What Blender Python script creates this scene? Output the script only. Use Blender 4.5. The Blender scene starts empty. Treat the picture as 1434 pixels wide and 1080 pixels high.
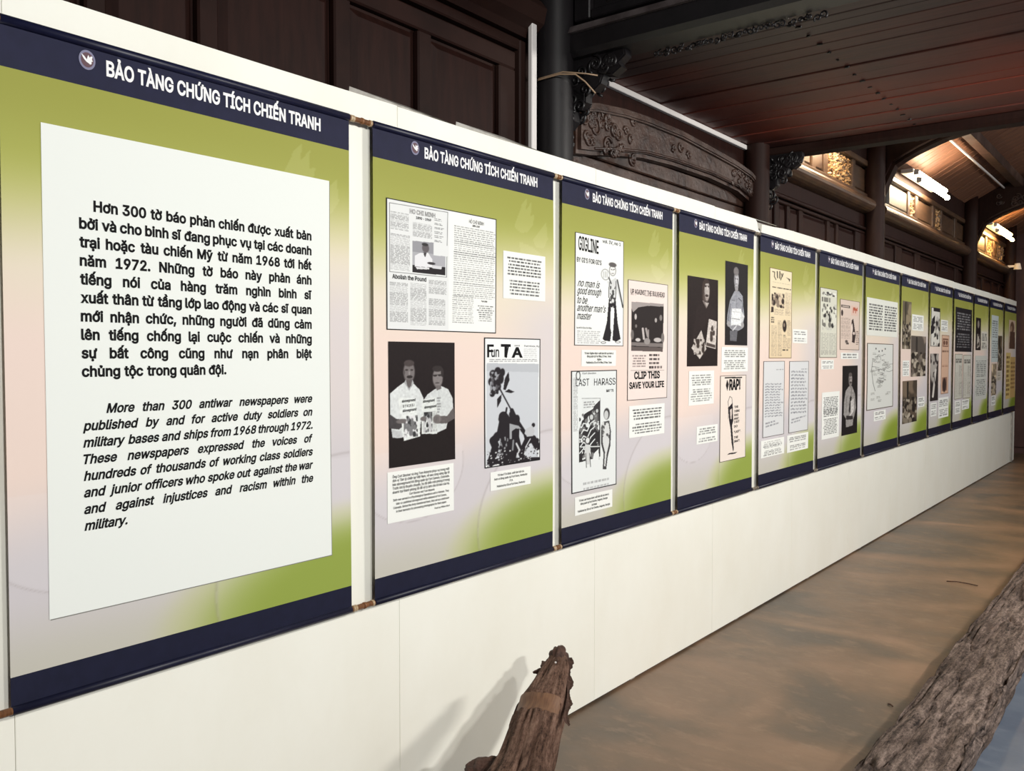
import bpy, bmesh, math, random
import numpy as np
from mathutils import Vector, Matrix, noise
PI = math.pi
rnd = random.Random(7)
C = bpy.context.scene.collection
# ------------------------------------------------------------------ camera
FPX, YAW, PITCH = 1225.0, math.radians(37.88), math.atan(40 / 1225.0)
CAM = np.array([2.06, 0.0, 1.5])
cam = bpy.data.objects.new('camera', bpy.data.cameras.new('camera'))
C.objects.link(cam)
cam.location = CAM
cam.rotation_euler = (PI / 2 - PITCH, 0, YAW)
cam.data.sensor_width = 36
cam.data.lens = 36 * FPX / 1434
cam.data.clip_start = 0.05
bpy.context.scene.camera = cam
# ------------------------------------------------------------------ world, light, exposure
w = bpy.data.worlds.new('world'); bpy.context.scene.world = w
w.use_nodes = True
w.node_tree.nodes['Background'].inputs[0].default_value = (0.95, 0.97, 1.0, 1)
w.node_tree.nodes['Background'].inputs[1].default_value = 0.32
vs = bpy.context.scene.view_settings
vs.view_transform = 'Standard'; vs.look = 'None'; vs.gamma = 1; vs.use_curve_mapping = False
vs.exposure = 0.0
bpy.context.scene.cycles.max_bounces = 6


def area(name, loc, target, sx, sy, power, col=(1, 1, 1), spread=180):
    l = bpy.data.lights.new(name, 'AREA'); l.shape = 'RECTANGLE'; l.size = sx; l.size_y = sy
    l.energy = power; l.color = col; l.spread = math.radians(spread)
    o = bpy.data.objects.new(name, l); C.objects.link(o); o.location = loc
    d = Vector(target) - Vector(loc)
    o.rotation_euler = d.to_track_quat('-Z', 'Y').to_euler()
    return o


WARM = (1.0, 0.965, 0.90)
area('hall_lamp', (4.55, -0.1, 2.62), (0.2, 2.7, 0.8), 0.24, 0.08, 120, (1, .98, .935))
area('hall_lamp', (3.3, 1.25, 2.66), (0.0, 2.9, 0.7), 0.2, 0.08, 40, (1, .98, .935))
area('hall_lamp', (3.6, 4.6, 2.7), (0.0, 4.8, 1.0), 1.0, 0.15, 108, WARM)
area('hall_lamp', (3.4, 8.2, 2.9), (0.0, 8.6, 1.1), 1.0, 0.15, 62, WARM)
area('hall_lamp', (3.4, 12.0, 2.9), (0.0, 12.0, 1.1), 1.0, 0.15, 34, WARM)

# ------------------------------------------------------------------ measuring helpers
_Fw = np.array([-math.sin(YAW) * math.cos(PITCH), math.cos(YAW) * math.cos(PITCH), -math.sin(PITCH)])
_R = np.array([math.cos(YAW), math.sin(YAW), 0]); _U = np.cross(_R, _Fw)


def W(px, py, X=0.03):
    """where a measured photo point lies on the plane x = X of the long wall -> (y, z)"""
    d = _Fw + _R * ((px - 717) / FPX) + _U * ((540 - py) / FPX)
    t = (X - CAM[0]) / d[0]
    p = CAM + t * d
    return float(p[1]), float(p[2])


# ------------------------------------------------------------------ object helpers
def tag(o, label=None, cat=None, group=None, kind=None):
    if label: o['label'] = label
    if cat: o['category'] = cat
    if group: o['group'] = group
    if kind: o['kind'] = kind
    return o


def thing(name, loc, label, cat, group=None, kind=None, rot=(0, 0, 0)):
    o = bpy.data.objects.new(name, None); C.objects.link(o)
    o.location = loc; o.rotation_euler = rot; o.empty_display_size = .1
    return tag(o, label, cat, group, kind)


def link(name, me, mat, parent=None, loc=None, smooth=False):
    o = bpy.data.objects.new(name, me); C.objects.link(o)
    if mat is not None and not me.materials: me.materials.append(mat)
    if parent: o.parent = parent
    if loc: o.location = loc
    if smooth: me.shade_smooth()
    return o


def raw(name, v, f, mat, parent=None, loc=None, smooth=False):
    me = bpy.data.meshes.new(name)
    me.from_pydata([tuple(map(float, p)) for p in v], [], f); me.update()
    return link(name, me, mat, parent, loc, smooth)


def bm_obj(name, bm, mat, parent=None, loc=None, smooth=False):
    me = bpy.data.meshes.new(name); bm.to_mesh(me); bm.free()
    return link(name, me, mat, parent, loc, smooth)


def box_bm(bm, x0, x1, y0, y1, z0, z1, bev=0.0):
    r = bmesh.ops.create_cube(bm, size=1)
    for v in r['verts']:
        v.co = Vector(((x0 + x1) / 2 + v.co.x * (x1 - x0), (y0 + y1) / 2 + v.co.y * (y1 - y0), (z0 + z1) / 2 + v.co.z * (z1 - z0)))
    if bev:
        es = list({e for v in r['verts'] for e in v.link_edges})
        bmesh.ops.bevel(bm, geom=es, offset=bev, segments=1, affect='EDGES', clamp_overlap=True)


def box(name, x0, x1, y0, y1, z0, z1, mat, parent=None, bev=0.0):
    bm = bmesh.new(); box_bm(bm, x0, x1, y0, y1, z0, z1, bev)
    return bm_obj(name, bm, mat, parent)


def prism(name, pts, axis, a, b, mat, parent=None, bev=0.0, smooth=False):
    """extrude a 2D outline; axis 'y': pts are (x, z); axis 'x': pts are (y, z)"""
    bm = bmesh.new()
    mk = (lambda p, t: (p[0], t, p[1])) if axis == 'y' else (lambda p, t: (t, p[0], p[1]))
    v0 = [bm.verts.new(mk(p, a)) for p in pts]; v1 = [bm.verts.new(mk(p, b)) for p in pts]
    n = len(pts)
    bm.faces.new(v0); bm.faces.new(v1[::-1])
    for i in range(n): bm.faces.new((v0[i], v1[i], v1[(i + 1) % n], v0[(i + 1) % n]))
    bmesh.ops.recalc_face_normals(bm, faces=bm.faces)
    if bev:
        es = [e for e in bm.edges if abs(mk_t(e.verts[0], axis) - mk_t(e.verts[1], axis)) < 1e-6]
        bmesh.ops.bevel(bm, geom=es, offset=bev, segments=2, affect='EDGES', clamp_overlap=True)
    return bm_obj(name, bm, mat, parent, smooth=smooth)


def mk_t(v, axis): return v.co.y if axis == 'y' else v.co.x


def tube_mesh(bm, pts, r, seg=8):
    rings = []
    n = len(pts)
    for i, p in enumerate(pts):
        p = Vector(p)
        d = (Vector(pts[min(i + 1, n - 1)]) - Vector(pts[max(i - 1, 0)])).normalized()
        a = d.orthogonal().normalized() if i == 0 else (rings[-1][1] - d * rings[-1][1].dot(d)).normalized()
        b = d.cross(a)
        rr = r(i / (n - 1)) if callable(r) else r
        rings.append(([bm.verts.new(p + (a * math.cos(2 * PI * k / seg) + b * math.sin(2 * PI * k / seg)) * rr) for k in range(seg)], a))
    for i in range(n - 1):
        A, B = rings[i][0], rings[i + 1][0]
        for k in range(seg): bm.faces.new((A[k], A[(k + 1) % seg], B[(k + 1) % seg], B[k]))
    bm.faces.new(rings[0][0][::-1]); bm.faces.new(rings[-1][0])


def tube(name, pts, r, mat, parent=None, seg=8, smooth=True):
    bm = bmesh.new(); tube_mesh(bm, pts, r, seg)
    bmesh.ops.recalc_face_normals(bm, faces=bm.faces)
    return bm_obj(name, bm, mat, parent, smooth=smooth)


# ------------------------------------------------------------------ materials
def lin(c):
    return tuple((x / 255 / 12.92) if x / 255 <= .04045 else ((x / 255 + .055) / 1.055) ** 2.4 for x in c)


def material(name, c1, c2=None, rough=.6, scale=(1, 1, 1), nscale=5.0, detail=6, lo=.35, hi=.65, bump=0.0, bdist=.01, spec=.5,
             c3=None, nscale3=1.2, emit=None, es=0, rvar=0.0, metal=0.0):
    m = bpy.data.materials.new(name); m.use_nodes = True
    nt = m.node_tree; N = nt.nodes; L = nt.links; b = N['Principled BSDF']
    b.inputs['Roughness'].default_value = rough
    b.inputs['Specular IOR Level'].default_value = spec
    b.inputs['Metallic'].default_value = metal
    a = lin(c1) + (1,)
    b.inputs['Base Color'].default_value = a
    if c2:
        tc = N.new('ShaderNodeTexCoord'); mp = N.new('ShaderNodeMapping'); mp.inputs['Scale'].default_value = scale
        L.new(tc.outputs['Object'], mp.inputs['Vector'])
        no = N.new('ShaderNodeTexNoise'); no.inputs['Scale'].default_value = nscale; no.inputs['Detail'].default_value = detail
        no.inputs['Roughness'].default_value = .62
        L.new(mp.outputs[0], no.inputs['Vector'])
        cr = N.new('ShaderNodeValToRGB'); cr.color_ramp.elements[0].position = lo; cr.color_ramp.elements[1].position = hi
        cr.color_ramp.elements[0].color = a; cr.color_ramp.elements[1].color = lin(c2) + (1,)
        L.new(no.outputs['Fac'], cr.inputs[0])
        out = cr.outputs[0]
        if c3:
            n3 = N.new('ShaderNodeTexNoise'); n3.inputs['Scale'].default_value = nscale3; n3.inputs['Detail'].default_value = 4
            L.new(tc.outputs['Object'], n3.inputs['Vector'])
            r3 = N.new('ShaderNodeValToRGB'); r3.color_ramp.elements[0].position = .45; r3.color_ramp.elements[1].position = .68
            L.new(n3.outputs['Fac'], r3.inputs[0])
            mx = N.new('ShaderNodeMix'); mx.data_type = 'RGBA'
            L.new(r3.outputs[0], mx.inputs[0]); L.new(out, mx.inputs[6]); mx.inputs[7].default_value = lin(c3) + (1,)
            out = mx.outputs[2]
        L.new(out, b.inputs['Base Color'])
        if bump:
            bp = N.new('ShaderNodeBump'); bp.inputs['Strength'].default_value = bump; bp.inputs['Distance'].default_value = bdist
            L.new(no.outputs['Fac'], bp.inputs['Height']); L.new(bp.outputs[0], b.inputs['Normal'])
        if rvar:
            mr = N.new('ShaderNodeMapRange'); mr.inputs[3].default_value = rough - rvar; mr.inputs[4].default_value = rough + rvar
            L.new(no.outputs['Fac'], mr.inputs[0]); L.new(mr.outputs[0], b.inputs['Roughness'])
    if emit:
        b.inputs['Emission Color'].default_value = lin(emit) + (1,); b.inputs['Emission Strength'].default_value = es
    return m


def print_material(name, rough=.5):
    m = bpy.data.materials.new(name); m.use_nodes = True
    N = m.node_tree.nodes; b = N['Principled BSDF']
    at = N.new('ShaderNodeAttribute'); at.attribute_name = 'Col'
    m.node_tree.links.new(at.outputs['Color'], b.inputs['Base Color'])
    b.inputs['Roughness'].default_value = rough; b.inputs['Specular IOR Level'].default_value = .12
    return m


M = {}
M['print'] = print_material('print', .55)
M['cloth'] = print_material('banner_cloth', .5)
M['navy'] = material('navy_cloth', (29, 31, 58), (26, 28, 53), .6, (1, 1, 1), 30, spec=.2)
M['sleeve'] = material('navy_sleeve', (20, 23, 52), (16, 18, 44), .4, (1, 1, 1), 30, spec=.4)
M['foot'] = material('navy_foot', (24, 26, 50), (20, 22, 44), .42, (1, 1, 1), 30, spec=.4)
M['ink'] = material('black_ink', (17, 16, 18), rough=.7, spec=.15)
M['white_ink'] = material('white_ink', (238, 238, 240), rough=.5)
M['card'] = material('white_card', (232, 236, 232), (229, 233, 230), .5, nscale=3, spec=.3)
M['paint'] = material('white_painted_plywood', (243, 243, 234), (238, 237, 226), .5, (1, 1, .6), 2.5, lo=.35, hi=.7, bump=.05, bdist=.003, spec=.35)
M['paint_edge'] = material('grey_plywood_edge', (150, 146, 140), (180, 178, 172), .7, nscale=20)
M['gap'] = material('dark_gap', (40, 32, 28), rough=.9)
M['bamboo'] = material('brown_stick', (146, 98, 60), (104, 66, 40), .5, (1, 6, 1), 30)
M['bamboo_grey'] = material('grey_brown_stick', (150, 138, 122), (104, 94, 84), .5, (1, 6, 1), 30)
M['tape'] = material('clear_tape', (198, 178, 148), (170, 140, 105), .3, nscale=40)
M['wood'] = material('dark_lacquered_wood', (38, 20, 16), (28, 14, 11), .55, (6, 1, 1), 6, bump=.05, bdist=.004, spec=.12, c3=(44, 29, 25), nscale3=1.5)
M['highlit'] = material('highlit_wood', (92, 84, 84), (58, 50, 50), .6, (1, 1, 1), 10)  # paler grey wood colour that paints in the beam chamfer's highlight
M['wood2'] = material('dark_panel_wood', (40, 21, 17), (30, 15, 12), .55, (8, 8, 1), 5, bump=.05, bdist=.003, spec=.12)
M['wood_black'] = material('blackened_wood', (24, 21, 23), (17, 15, 17), .42, (1, 1, 1), 12, bump=.2, bdist=.006)
M['post'] = material('dark_post_wood', (26, 23, 25), (19, 17, 19), .5, (6, 6, .6), 6, bump=.08, bdist=.004, spec=.3)
M['carved'] = material('carved_brown_wood', (62, 41, 32), (38, 25, 21), .42, (1, 1, 1), 14, bump=.6, bdist=.012, c3=(76, 58, 50), nscale3=5)
M['ceil'] = material('reddish_ceiling_board', (84, 48, 42), (62, 36, 33), .5, (.5, 8, 1), 8, bump=.1, bdist=.003, spec=.4, c3=(116, 52, 38), nscale3=.9)
M['ceil2'] = material('greyish_ceiling_board', (72, 52, 50), (54, 40, 40), .5, (.5, 8, 1), 8, bump=.1, bdist=.003, spec=.4, c3=(64, 48, 45), nscale3=1.1)
M['roofb'] = material('roof_board_wood', (122, 84, 62), (74, 48, 38), .5, (.6, 6, 1), 7, bump=.15, bdist=.004)
M['frieze'] = material('frieze_wood', (82, 60, 42), (56, 40, 30), .38, (1, 1, 5), 6, bump=.1, bdist=.003)
M['frieze_dark'] = material('mottled_dark_panel', (34, 32, 26), (74, 66, 48), .5, (1, 5, 1.2), 9, lo=.42, hi=.62)
M['gilt'] = material('gilded_carving', (58, 38, 26), (186, 148, 100), .38, (1, 1, 1), 42, lo=.46, hi=.56, bump=.5, bdist=.006)
M['plastic'] = material('white_plastic_conduit', (222, 218, 216), rough=.45)
M['cable'] = material('tan_cable', (150, 125, 100), rough=.5)
M['tube_glow'] = material('lamp_tube', (255, 250, 235), emit=(255, 232, 196), es=72)
M['tube_glow2'] = material('warm_lamp_tube', (255, 240, 210), emit=(255, 206, 130), es=72)
M['fixture'] = material('lamp_fitting', (200, 196, 188), rough=.4)
M['log_scar'] = material('smooth_brown_scar', (122, 88, 64), (92, 64, 48), .6, (8, 1, 8), 12, bump=.2, bdist=.003)
M['log_dark'] = material('dark_bark', (58, 40, 34), (92, 66, 56), .7, (1, 1, 1), 40, bump=.8, bdist=.01, spec=.3)
M['brown_wall'] = material('reddish_brown_boards', (92, 62, 56), (74, 48, 44), .5, (1, 1, .4), 6)


def old_wood(name, dark, mid, pale, ys, fine, bump=1.0):
    m = bpy.data.materials.new(name); m.use_nodes = True
    nt = m.node_tree; N = nt.nodes; L = nt.links; b = N['Principled BSDF']
    b.inputs['Roughness'].default_value = .8; b.inputs['Specular IOR Level'].default_value = .2
    tc = N.new('ShaderNodeTexCoord')

    def nz(scale, mapping, det, rough=.65):
        mp = N.new('ShaderNodeMapping'); mp.inputs['Scale'].default_value = mapping; L.new(tc.outputs['Object'], mp.inputs[0])
        n = N.new('ShaderNodeTexNoise'); n.inputs['Scale'].default_value = scale; n.inputs['Detail'].default_value = det; n.inputs['Roughness'].default_value = rough
        L.new(mp.outputs[0], n.inputs[0]); return n.outputs['Fac']
    fib = nz(fine, (1, ys, 1), 9, .72); fine_ = nz(fine * 2.2, (1, .45, 1), 6, .8); patch = nz(4.5, (1, .6, 1), 4)
    mixv = N.new('ShaderNodeMix'); mixv.inputs[0].default_value = .42; L.new(fib, mixv.inputs[2]); L.new(fine_, mixv.inputs[3])
    cr = N.new('ShaderNodeValToRGB'); e = cr.color_ramp.elements
    e[0].position = .40; e[0].color = lin(dark) + (1,); e[1].position = .60; e[1].color = lin(pale) + (1,)
    x = e.new(.48); x.color = lin(mid) + (1,)
    L.new(mixv.outputs[0], cr.inputs[0])
    pr = N.new('ShaderNodeValToRGB'); pr.color_ramp.elements[0].position = .38; pr.color_ramp.elements[1].position = .62
    pr.color_ramp.elements[0].color = (.55, .52, .50, 1); pr.color_ramp.elements[1].color = (1, 1, 1, 1)
    L.new(patch, pr.inputs[0])
    mx = N.new('ShaderNodeMix'); mx.data_type = 'RGBA'; mx.blend_type = 'MULTIPLY'; mx.inputs[0].default_value = 1
    L.new(cr.outputs[0], mx.inputs[6]); L.new(pr.outputs[0], mx.inputs[7]); L.new(mx.outputs[2], b.inputs['Base Color'])
    bp = N.new('ShaderNodeBump'); bp.inputs['Strength'].default_value = bump; bp.inputs['Distance'].default_value = .012
    L.new(mixv.outputs[0], bp.inputs['Height']); L.new(bp.outputs[0], b.inputs['Normal'])
    return m


M['log'] = old_wood('weathered_log_wood', (52, 36, 30), (112, 84, 70), (156, 126, 110), .09, 60)
M['sill'] = old_wood('old_timber', (40, 32, 30), (98, 84, 77), (158, 140, 130), .13, 46)


def floor_material(name, a, b_, c, d, rough, bumpy=.05):
    m = bpy.data.materials.new(name); m.use_nodes = True
    nt = m.node_tree; N = nt.nodes; L = nt.links; bs = N['Principled BSDF']
    tc = N.new('ShaderNodeTexCoord'); mp = N.new('ShaderNodeMapping'); mp.inputs['Scale'].default_value = (1.0, 1.6, 1)
    mp.inputs['Rotation'].default_value = (0, 0, .35)
    L.new(tc.outputs['Object'], mp.inputs[0])
    n1 = N.new('ShaderNodeTexNoise'); n1.inputs['Scale'].default_value = 1.15; n1.inputs['Detail'].default_value = 5; n1.inputs['Distortion'].default_value = .6
    n2 = N.new('ShaderNodeTexNoise'); n2.inputs['Scale'].default_value = 7; n2.inputs['Detail'].default_value = 8; n2.inputs['Roughness'].default_value = .7
    mp2 = N.new('ShaderNodeMapping'); mp2.inputs['Scale'].default_value = (1.0, 1.9, 1); mp2.inputs['Rotation'].default_value = (0, 0, .5)
    L.new(tc.outputs['Object'], mp2.inputs[0]); L.new(mp.outputs[0], n1.inputs[0]); L.new(mp2.outputs[0], n2.inputs[0])
    r1 = N.new('ShaderNodeValToRGB'); e = r1.color_ramp.elements
    e[0].position = .36; e[0].color = lin(a) + (1,); e[1].position = .66; e[1].color = lin(c) + (1,)
    x = e.new(.5); x.color = lin(b_) + (1,)
    r2 = N.new('ShaderNodeValToRGB'); r2.color_ramp.elements[0].position = .52; r2.color_ramp.elements[1].position = .72
    r2.color_ramp.elements[0].color = (0, 0, 0, 1); r2.color_ramp.elements[1].color = (.42, .42, .42, 1)
    mx = N.new('ShaderNodeMix'); mx.data_type = 'RGBA'
    L.new(n1.outputs[0], r1.inputs[0]); L.new(n2.outputs[0], r2.inputs[0])
    L.new(r2.outputs[0], mx.inputs[0]); L.new(r1.outputs[0], mx.inputs[6]); mx.inputs[7].default_value = lin(d) + (1,)
    L.new(mx.outputs[2], bs.inputs['Base Color'])
    mr = N.new('ShaderNodeMapRange'); mr.inputs[3].default_value = rough - .12; mr.inputs[4].default_value = rough + .15
    L.new(n2.outputs[0], mr.inputs[0]); L.new(mr.outputs[0], bs.inputs['Roughness'])
    bp = N.new('ShaderNodeBump'); bp.inputs['Strength'].default_value = bumpy; bp.inputs['Distance'].default_value = .01
    L.new(n2.outputs[0], bp.inputs['Height']); L.new(bp.outputs[0], bs.inputs['Normal'])
    return m


M['floor'] = floor_material('brown_concrete', (84, 73, 62), (108, 87, 68), (132, 104, 82), (158, 135, 114), .40)
M['floor2'] = floor_material('grey_concrete', (84, 94, 110), (96, 106, 120), (108, 116, 128), (126, 134, 144), .45)

# ------------------------------------------------------------------ floor and end of the hall
FZ = -0.03
box('floor', -0.6, 1.34, -2.5, 16.5, FZ - .1, FZ, M['floor']).__setitem__('kind', 'structure')
f2 = box('floor', 1.34, 7.0, -2.5, 16.5, FZ - .1, FZ - .004, M['floor2']); f2['kind'] = 'structure'
ew = box('wall_back', -0.6, 7.0, 15.9, 16.0, FZ, 5.6, M['brown_wall']); ew['kind'] = 'structure'
for k in range(12):
    box('board', -0.55 + k * .3, -0.27 + k * .3, 15.86, 15.9, FZ + .1, 3.2, M['brown_wall'], ew, .006)

# ------------------------------------------------------------------ white plywood partition
YE = 14.72
part = thing('display_partition', (0, 0, FZ), 'long white painted plywood partition carrying the row of banners', 'partition')
seams = [-1.56, -.36, .84] + [.84 + 1.2 * k for k in range(1, 12)] + [YE]
tops = [2.32] * 20
for i in range(len(seams) - 1):
    y0, y1 = seams[i] + .0006, seams[i + 1] - .0006
    zt = 2.316 + rnd.uniform(-.0015, .0015) - FZ
    n = 12
    pts = [(y0, .012)]
    top = []
    for k in range(n + 1):
        t = k / n; top.append((y0 + (y1 - y0) * t, zt + .0015 * math.sin(t * 5 + i)))
    if abs(seams[i] - 4.44) < .05:   # torn corner beyond the fourth banner
        top = top[:-3] + [(4.978 + .02, zt), (5.02, zt - .012), (5.04, zt - .055), (5.085, zt - .075), (5.095, zt - .02), (5.3, zt - .012), (5.45, zt - .004), (y1, zt)]
    pts = [(y0, .012)] + top + [(y1, .012)]
    xo = 0.0
    prism('panel', pts, 'x', xo - .012, xo, M['paint'], part, bev=.001)
for i, (ya, yb) in enumerate([(1.86, 2.35), (2.36, 2.9)]):   # loose facing strips curling up along the top edge
    raw('edge_strip', [(-.02, ya, 2.35), (-.02, yb, 2.35), (-.03, ya, 2.355), (-.03, yb, 2.352), (-.028, ya, 2.372 - .004 * i), (-.022, (ya + yb) / 2, 2.364), (-.02, yb, 2.352)],
        [(0, 1, 3, 2), (2, 3, 6, 5, 4)], M['paint_edge'], part)
for y in [-1.2 + 1.2 * k for k in range(13)]:
    box('frame_stud', -.062, -.0125, y - .02, y + .02, 0, 2.30 - FZ, M['paint_edge'], part)
box('frame_rail', -.0615, -.0125, -1.5, YE, 2.27 - FZ, 2.3055 - FZ, M['paint_edge'], part)
box('bottom_gap_strip', -.06, -.014, -1.56, YE, 0, .05, M['gap'], part)
box('end_batten', .001, .016, 14.38, 14.47, .012, .70 - FZ, M['paint_edge'], part, .002)

# ------------------------------------------------------------------ timber wall with posts
TX = -0.20
tw = box('wall_left', TX - .12, TX - .03, -3, 16, FZ, 3.5, M['wood'])
tw['kind'] = 'structure'


def slab(name, y0, y1, z0, z1, x0, depth, inset, mat, parent):
    """raised panel: bevelled field"""
    v = [(x0, y0, z0), (x0, y1, z0), (x0, y1, z1), (x0, y0, z1)]
    a = min(inset, (y1 - y0) * .3)
    v += [(x0 + depth, y0 + a, z0 + a), (x0 + depth, y1 - a, z0 + a), (x0 + depth, y1 - a, z1 - a), (x0 + depth, y0 + a, z1 - a)]
    f = [(4, 5, 6, 7), (0, 1, 5, 4), (1, 2, 6, 5), (2, 3, 7, 6), (3, 0, 4, 7)]
    return raw(name, v, f, mat, parent)


def stile(y0, y1, z0, z1, x1=TX, mat=None, name='stile'):
    return box(name, TX - .03, x1, y0, y1, z0, z1, mat or M['wood'], tw, .006)


POSTS = [3.12, 5.35, 7.94, 12.02, 15.0, -1.2]
# bay nearest the camera: four tall panels under a moulded rail
pan = [(-.35, .62), (.74, 1.16), (1.20, 1.447), (1.514, 1.951), (2.023, 2.348), (2.42, 2.824)]
pan = [(-.95, -.45), (-.38, .12), (.19, .62), (.70, 1.122), (1.18, 1.447), (1.514, 1.951), (2.023, 2.348), (2.42, 2.824)]
prev = -1.05
for i, (a, b) in enumerate(pan):
    stile(prev, a, 1.2, 2.70)
    slab('panel', a + .006, b - .006, 1.25, 2.69, TX - .03, .022, .03, M['wood2'], tw)
    prev = b
stile(prev, 2.93, 1.2, 2.70)
stile(-1.05, 2.93, 2.70, 2.775, name='rail'); stile(-1.05, 2.945, 2.785, 2.83, TX + .012, name='rail')
stile(2.945, 3.02, 1.2, 2.83, TX + .012)
prism('cornice', [(TX - .03, 2.84), (TX + .02, 2.84), (TX + .035, 2.87), (TX + .075, 2.90), (TX + .09, 2.96), (TX + .06, 3.0), (TX - .03, 3.0)], 'y', -1.05, 3.03, M['wood'], tw)
stile(-1.05, 3.02, 3.0, 3.4, TX + .02, M['wood_black'], 'head_board')
# bay of the low ceiling: boards and the curved carved lintel
for k, (za, zb) in enumerate([(2.20, 2.285), (2.29, 2.365), (2.37, 2.445), (2.45, 2.53)]):
    stile(3.2, 5.36, za, zb, TX - .012 + .004 * (k % 2), M['carved'], 'wall_board')
stile(3.2, 5.36, 2.53, 2.66, TX - .02, M['wood'], 'wall_board')
stile(3.2, 5.36, 2.665, 2.815, TX - .004, M['wood2'], 'wall_board')
up = [(3.32, 2.60), (3.36, 2.645), (3.46, 2.665), (3.7, 2.692), (3.93, 2.704), (4.3, 2.708), (4.67, 2.69), (5.0, 2.672), (5.22, 2.648), (5.36, 2.60), (5.42, 2.52)]
lo = [(5.42, 2.47), (5.3, 2.475), (5.1, 2.515), (4.72, 2.532), (4.24, 2.525), (3.93, 2.508), (3.64, 2.468), (3.45, 2.435), (3.32, 2.42)]
lin_t = thing('carved_lintel', (TX, 4.3, 2.5), 'crescent-shaped brown lintel with carved leaf ends under the low plank ceiling', 'beam', kind='thing')


def rel(o, *objs):
    for p in objs:
        p.parent = o; p.matrix_parent_inverse = Matrix.Translation(o.location).inverted()


body = prism('lintel_body', up + lo, 'x', TX - .02, TX + .06, M['carved'], None, bev=.018)
cap = prism('lintel_cap', [(y, z + .004) for y, z in up[1:-1]] + [(y, z - .035) for y, z in up[1:-1]][::-1], 'x', TX, TX + .085, M['carved'], None, bev=.008)
cap['label'] = 'lighter rounded upper edge'
rib = tube('lintel_rib', [(TX + .06, y, z + .028) for y, z in lo[1:-1]], .008, M['carved'], None, 6)
rel(lin_t, body, cap, rib)


def scroll_bm(bm, cx, cy, cz, r, turns, plane, flip=1, th=.006, ph=0):
    """a spiral carved tendril on a face; plane 'x': lies in yz, 'y': lies in xz"""
    pts = []
    for i in range(18):
        t = i / 17; a = ph + flip * turns * 2 * PI * t; rr = r * (1 - .85 * t)
        u, v = rr * math.cos(a), rr * math.sin(a)
        pts.append((cx, cy + u, cz + v) if plane == 'x' else (cx + u, cy, cz + v))
    tube_mesh(bm, pts, lambda t: th * (1 - .3 * t), 5)


bm = bmesh.new()
for cy, cz, r in [(3.45, 2.56, .055), (3.56, 2.50, .04), (3.56, 2.62, .035), (3.40, 2.49, .035), (3.66, 2.57, .03), (4.3, 2.63, .03), (4.4, 2.60, .025), (4.22, 2.61, .022), (5.3, 2.56, .05), (5.2, 2.60, .035), (5.22, 2.53, .03), (5.1, 2.62, .028), (5.37, 2.5, .025), (3.8, 2.66, .025)] + [(3.36 + .45 * rnd.random() ** 1.5, 2.46 + .19 * rnd.random(), rnd.uniform(.018, .034)) for _ in range(22)] + [(5.36 - .4 * rnd.random() ** 1.5, 2.53 + .1 * rnd.random(), rnd.uniform(.014, .026)) for _ in range(14)]:
    scroll_bm(bm, TX + .062, cy, cz, r, 1.4, 'x', rnd.choice([-1, 1]), .008, rnd.uniform(0, 6))
lc = bm_obj('leaf_carving', bm, M['carved'], None, smooth=True); lc['kind'] = 'stuff'; rel(lin_t, lc)
# further bays: low panels, plain board, rounded ledge, frieze
for (ya, yb, pans) in [(5.55, 8.0, [(5.62, 5.82), (5.89, 6.05), (6.10, 6.29), (6.36, 6.90), (6.955, 7.12), (7.165, 7.62)]),
                       (8.25, 12.25, [(8.44, 8.87), (9.10, 9.62), (9.82, 10.57), (10.67, 11.52), (11.7, 12.1)]),
                       (12.55, 15.25, [(12.7, 13.2), (13.35, 13.9), (14.05, 14.5), (14.65, 15.1)])]:
    prev = ya
    for a, b in pans:
        stile(prev, a, 1.4, 2.56)
        slab('panel', a + .008, b - .008, 1.45, 2.55, TX - .03, .02, .03, M['wood2'], tw); prev = b
    stile(prev, yb, 1.4, 2.56)
    stile(ya, yb, 2.56, 2.585, name='rail'); stile(ya, yb, 2.595, 2.62, TX + .012, name='rail')
    stile(ya, yb, 2.625, 2.735, TX - .01, M['wood2'], 'wall_board')
    arc = [(TX - .03, 2.74)] + [(TX + .01 + .085 * math.sin(t), 2.805 - .062 * math.cos(t)) for t in [PI * k / 10 for k in range(11)]] + [(TX - .03, 2.87)]
    prism('rounded_ledge', arc, 'y', ya - .05, yb + .05, M['frieze'], tw, smooth=False)
    stile(ya, yb, 2.87, 2.905, TX + .02, M['frieze'], 'rail'); stile(ya, yb, 3.14, 3.19, TX + .02, M['frieze'], 'rail')
    stile(ya, yb, 3.19, 3.40, TX + .01, M['wood'], 'head_board')


def carving(name, y0, y1, z0, z1, x0, mat, parent, seed, dens=60):
    ny = max(10, int((y1 - y0) * dens)); nz = max(10, int((z1 - z0) * dens * 1.3))
    v = []; f = []
    for j in range(nz + 1):
        for i in range(ny + 1):
            y = y0 + (y1 - y0) * i / ny; z = z0 + (z1 - z0) * j / nz
            q = noise.noise(Vector((y * 22 + seed, z * 26, seed * 1.7))) + .5 * noise.noise(Vector((y * 50, z * 55, seed)))
            h = max(0, .17 - abs(q)) / .17
            v.append((x0 + .028 * h ** .6, y, z))
    for j in range(nz):
        for i in range(ny):
            a = j * (ny + 1) + i; f.append((a, a + 1, a + ny + 2, a + ny + 1))
    return raw(name, v, f, mat, parent)


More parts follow.
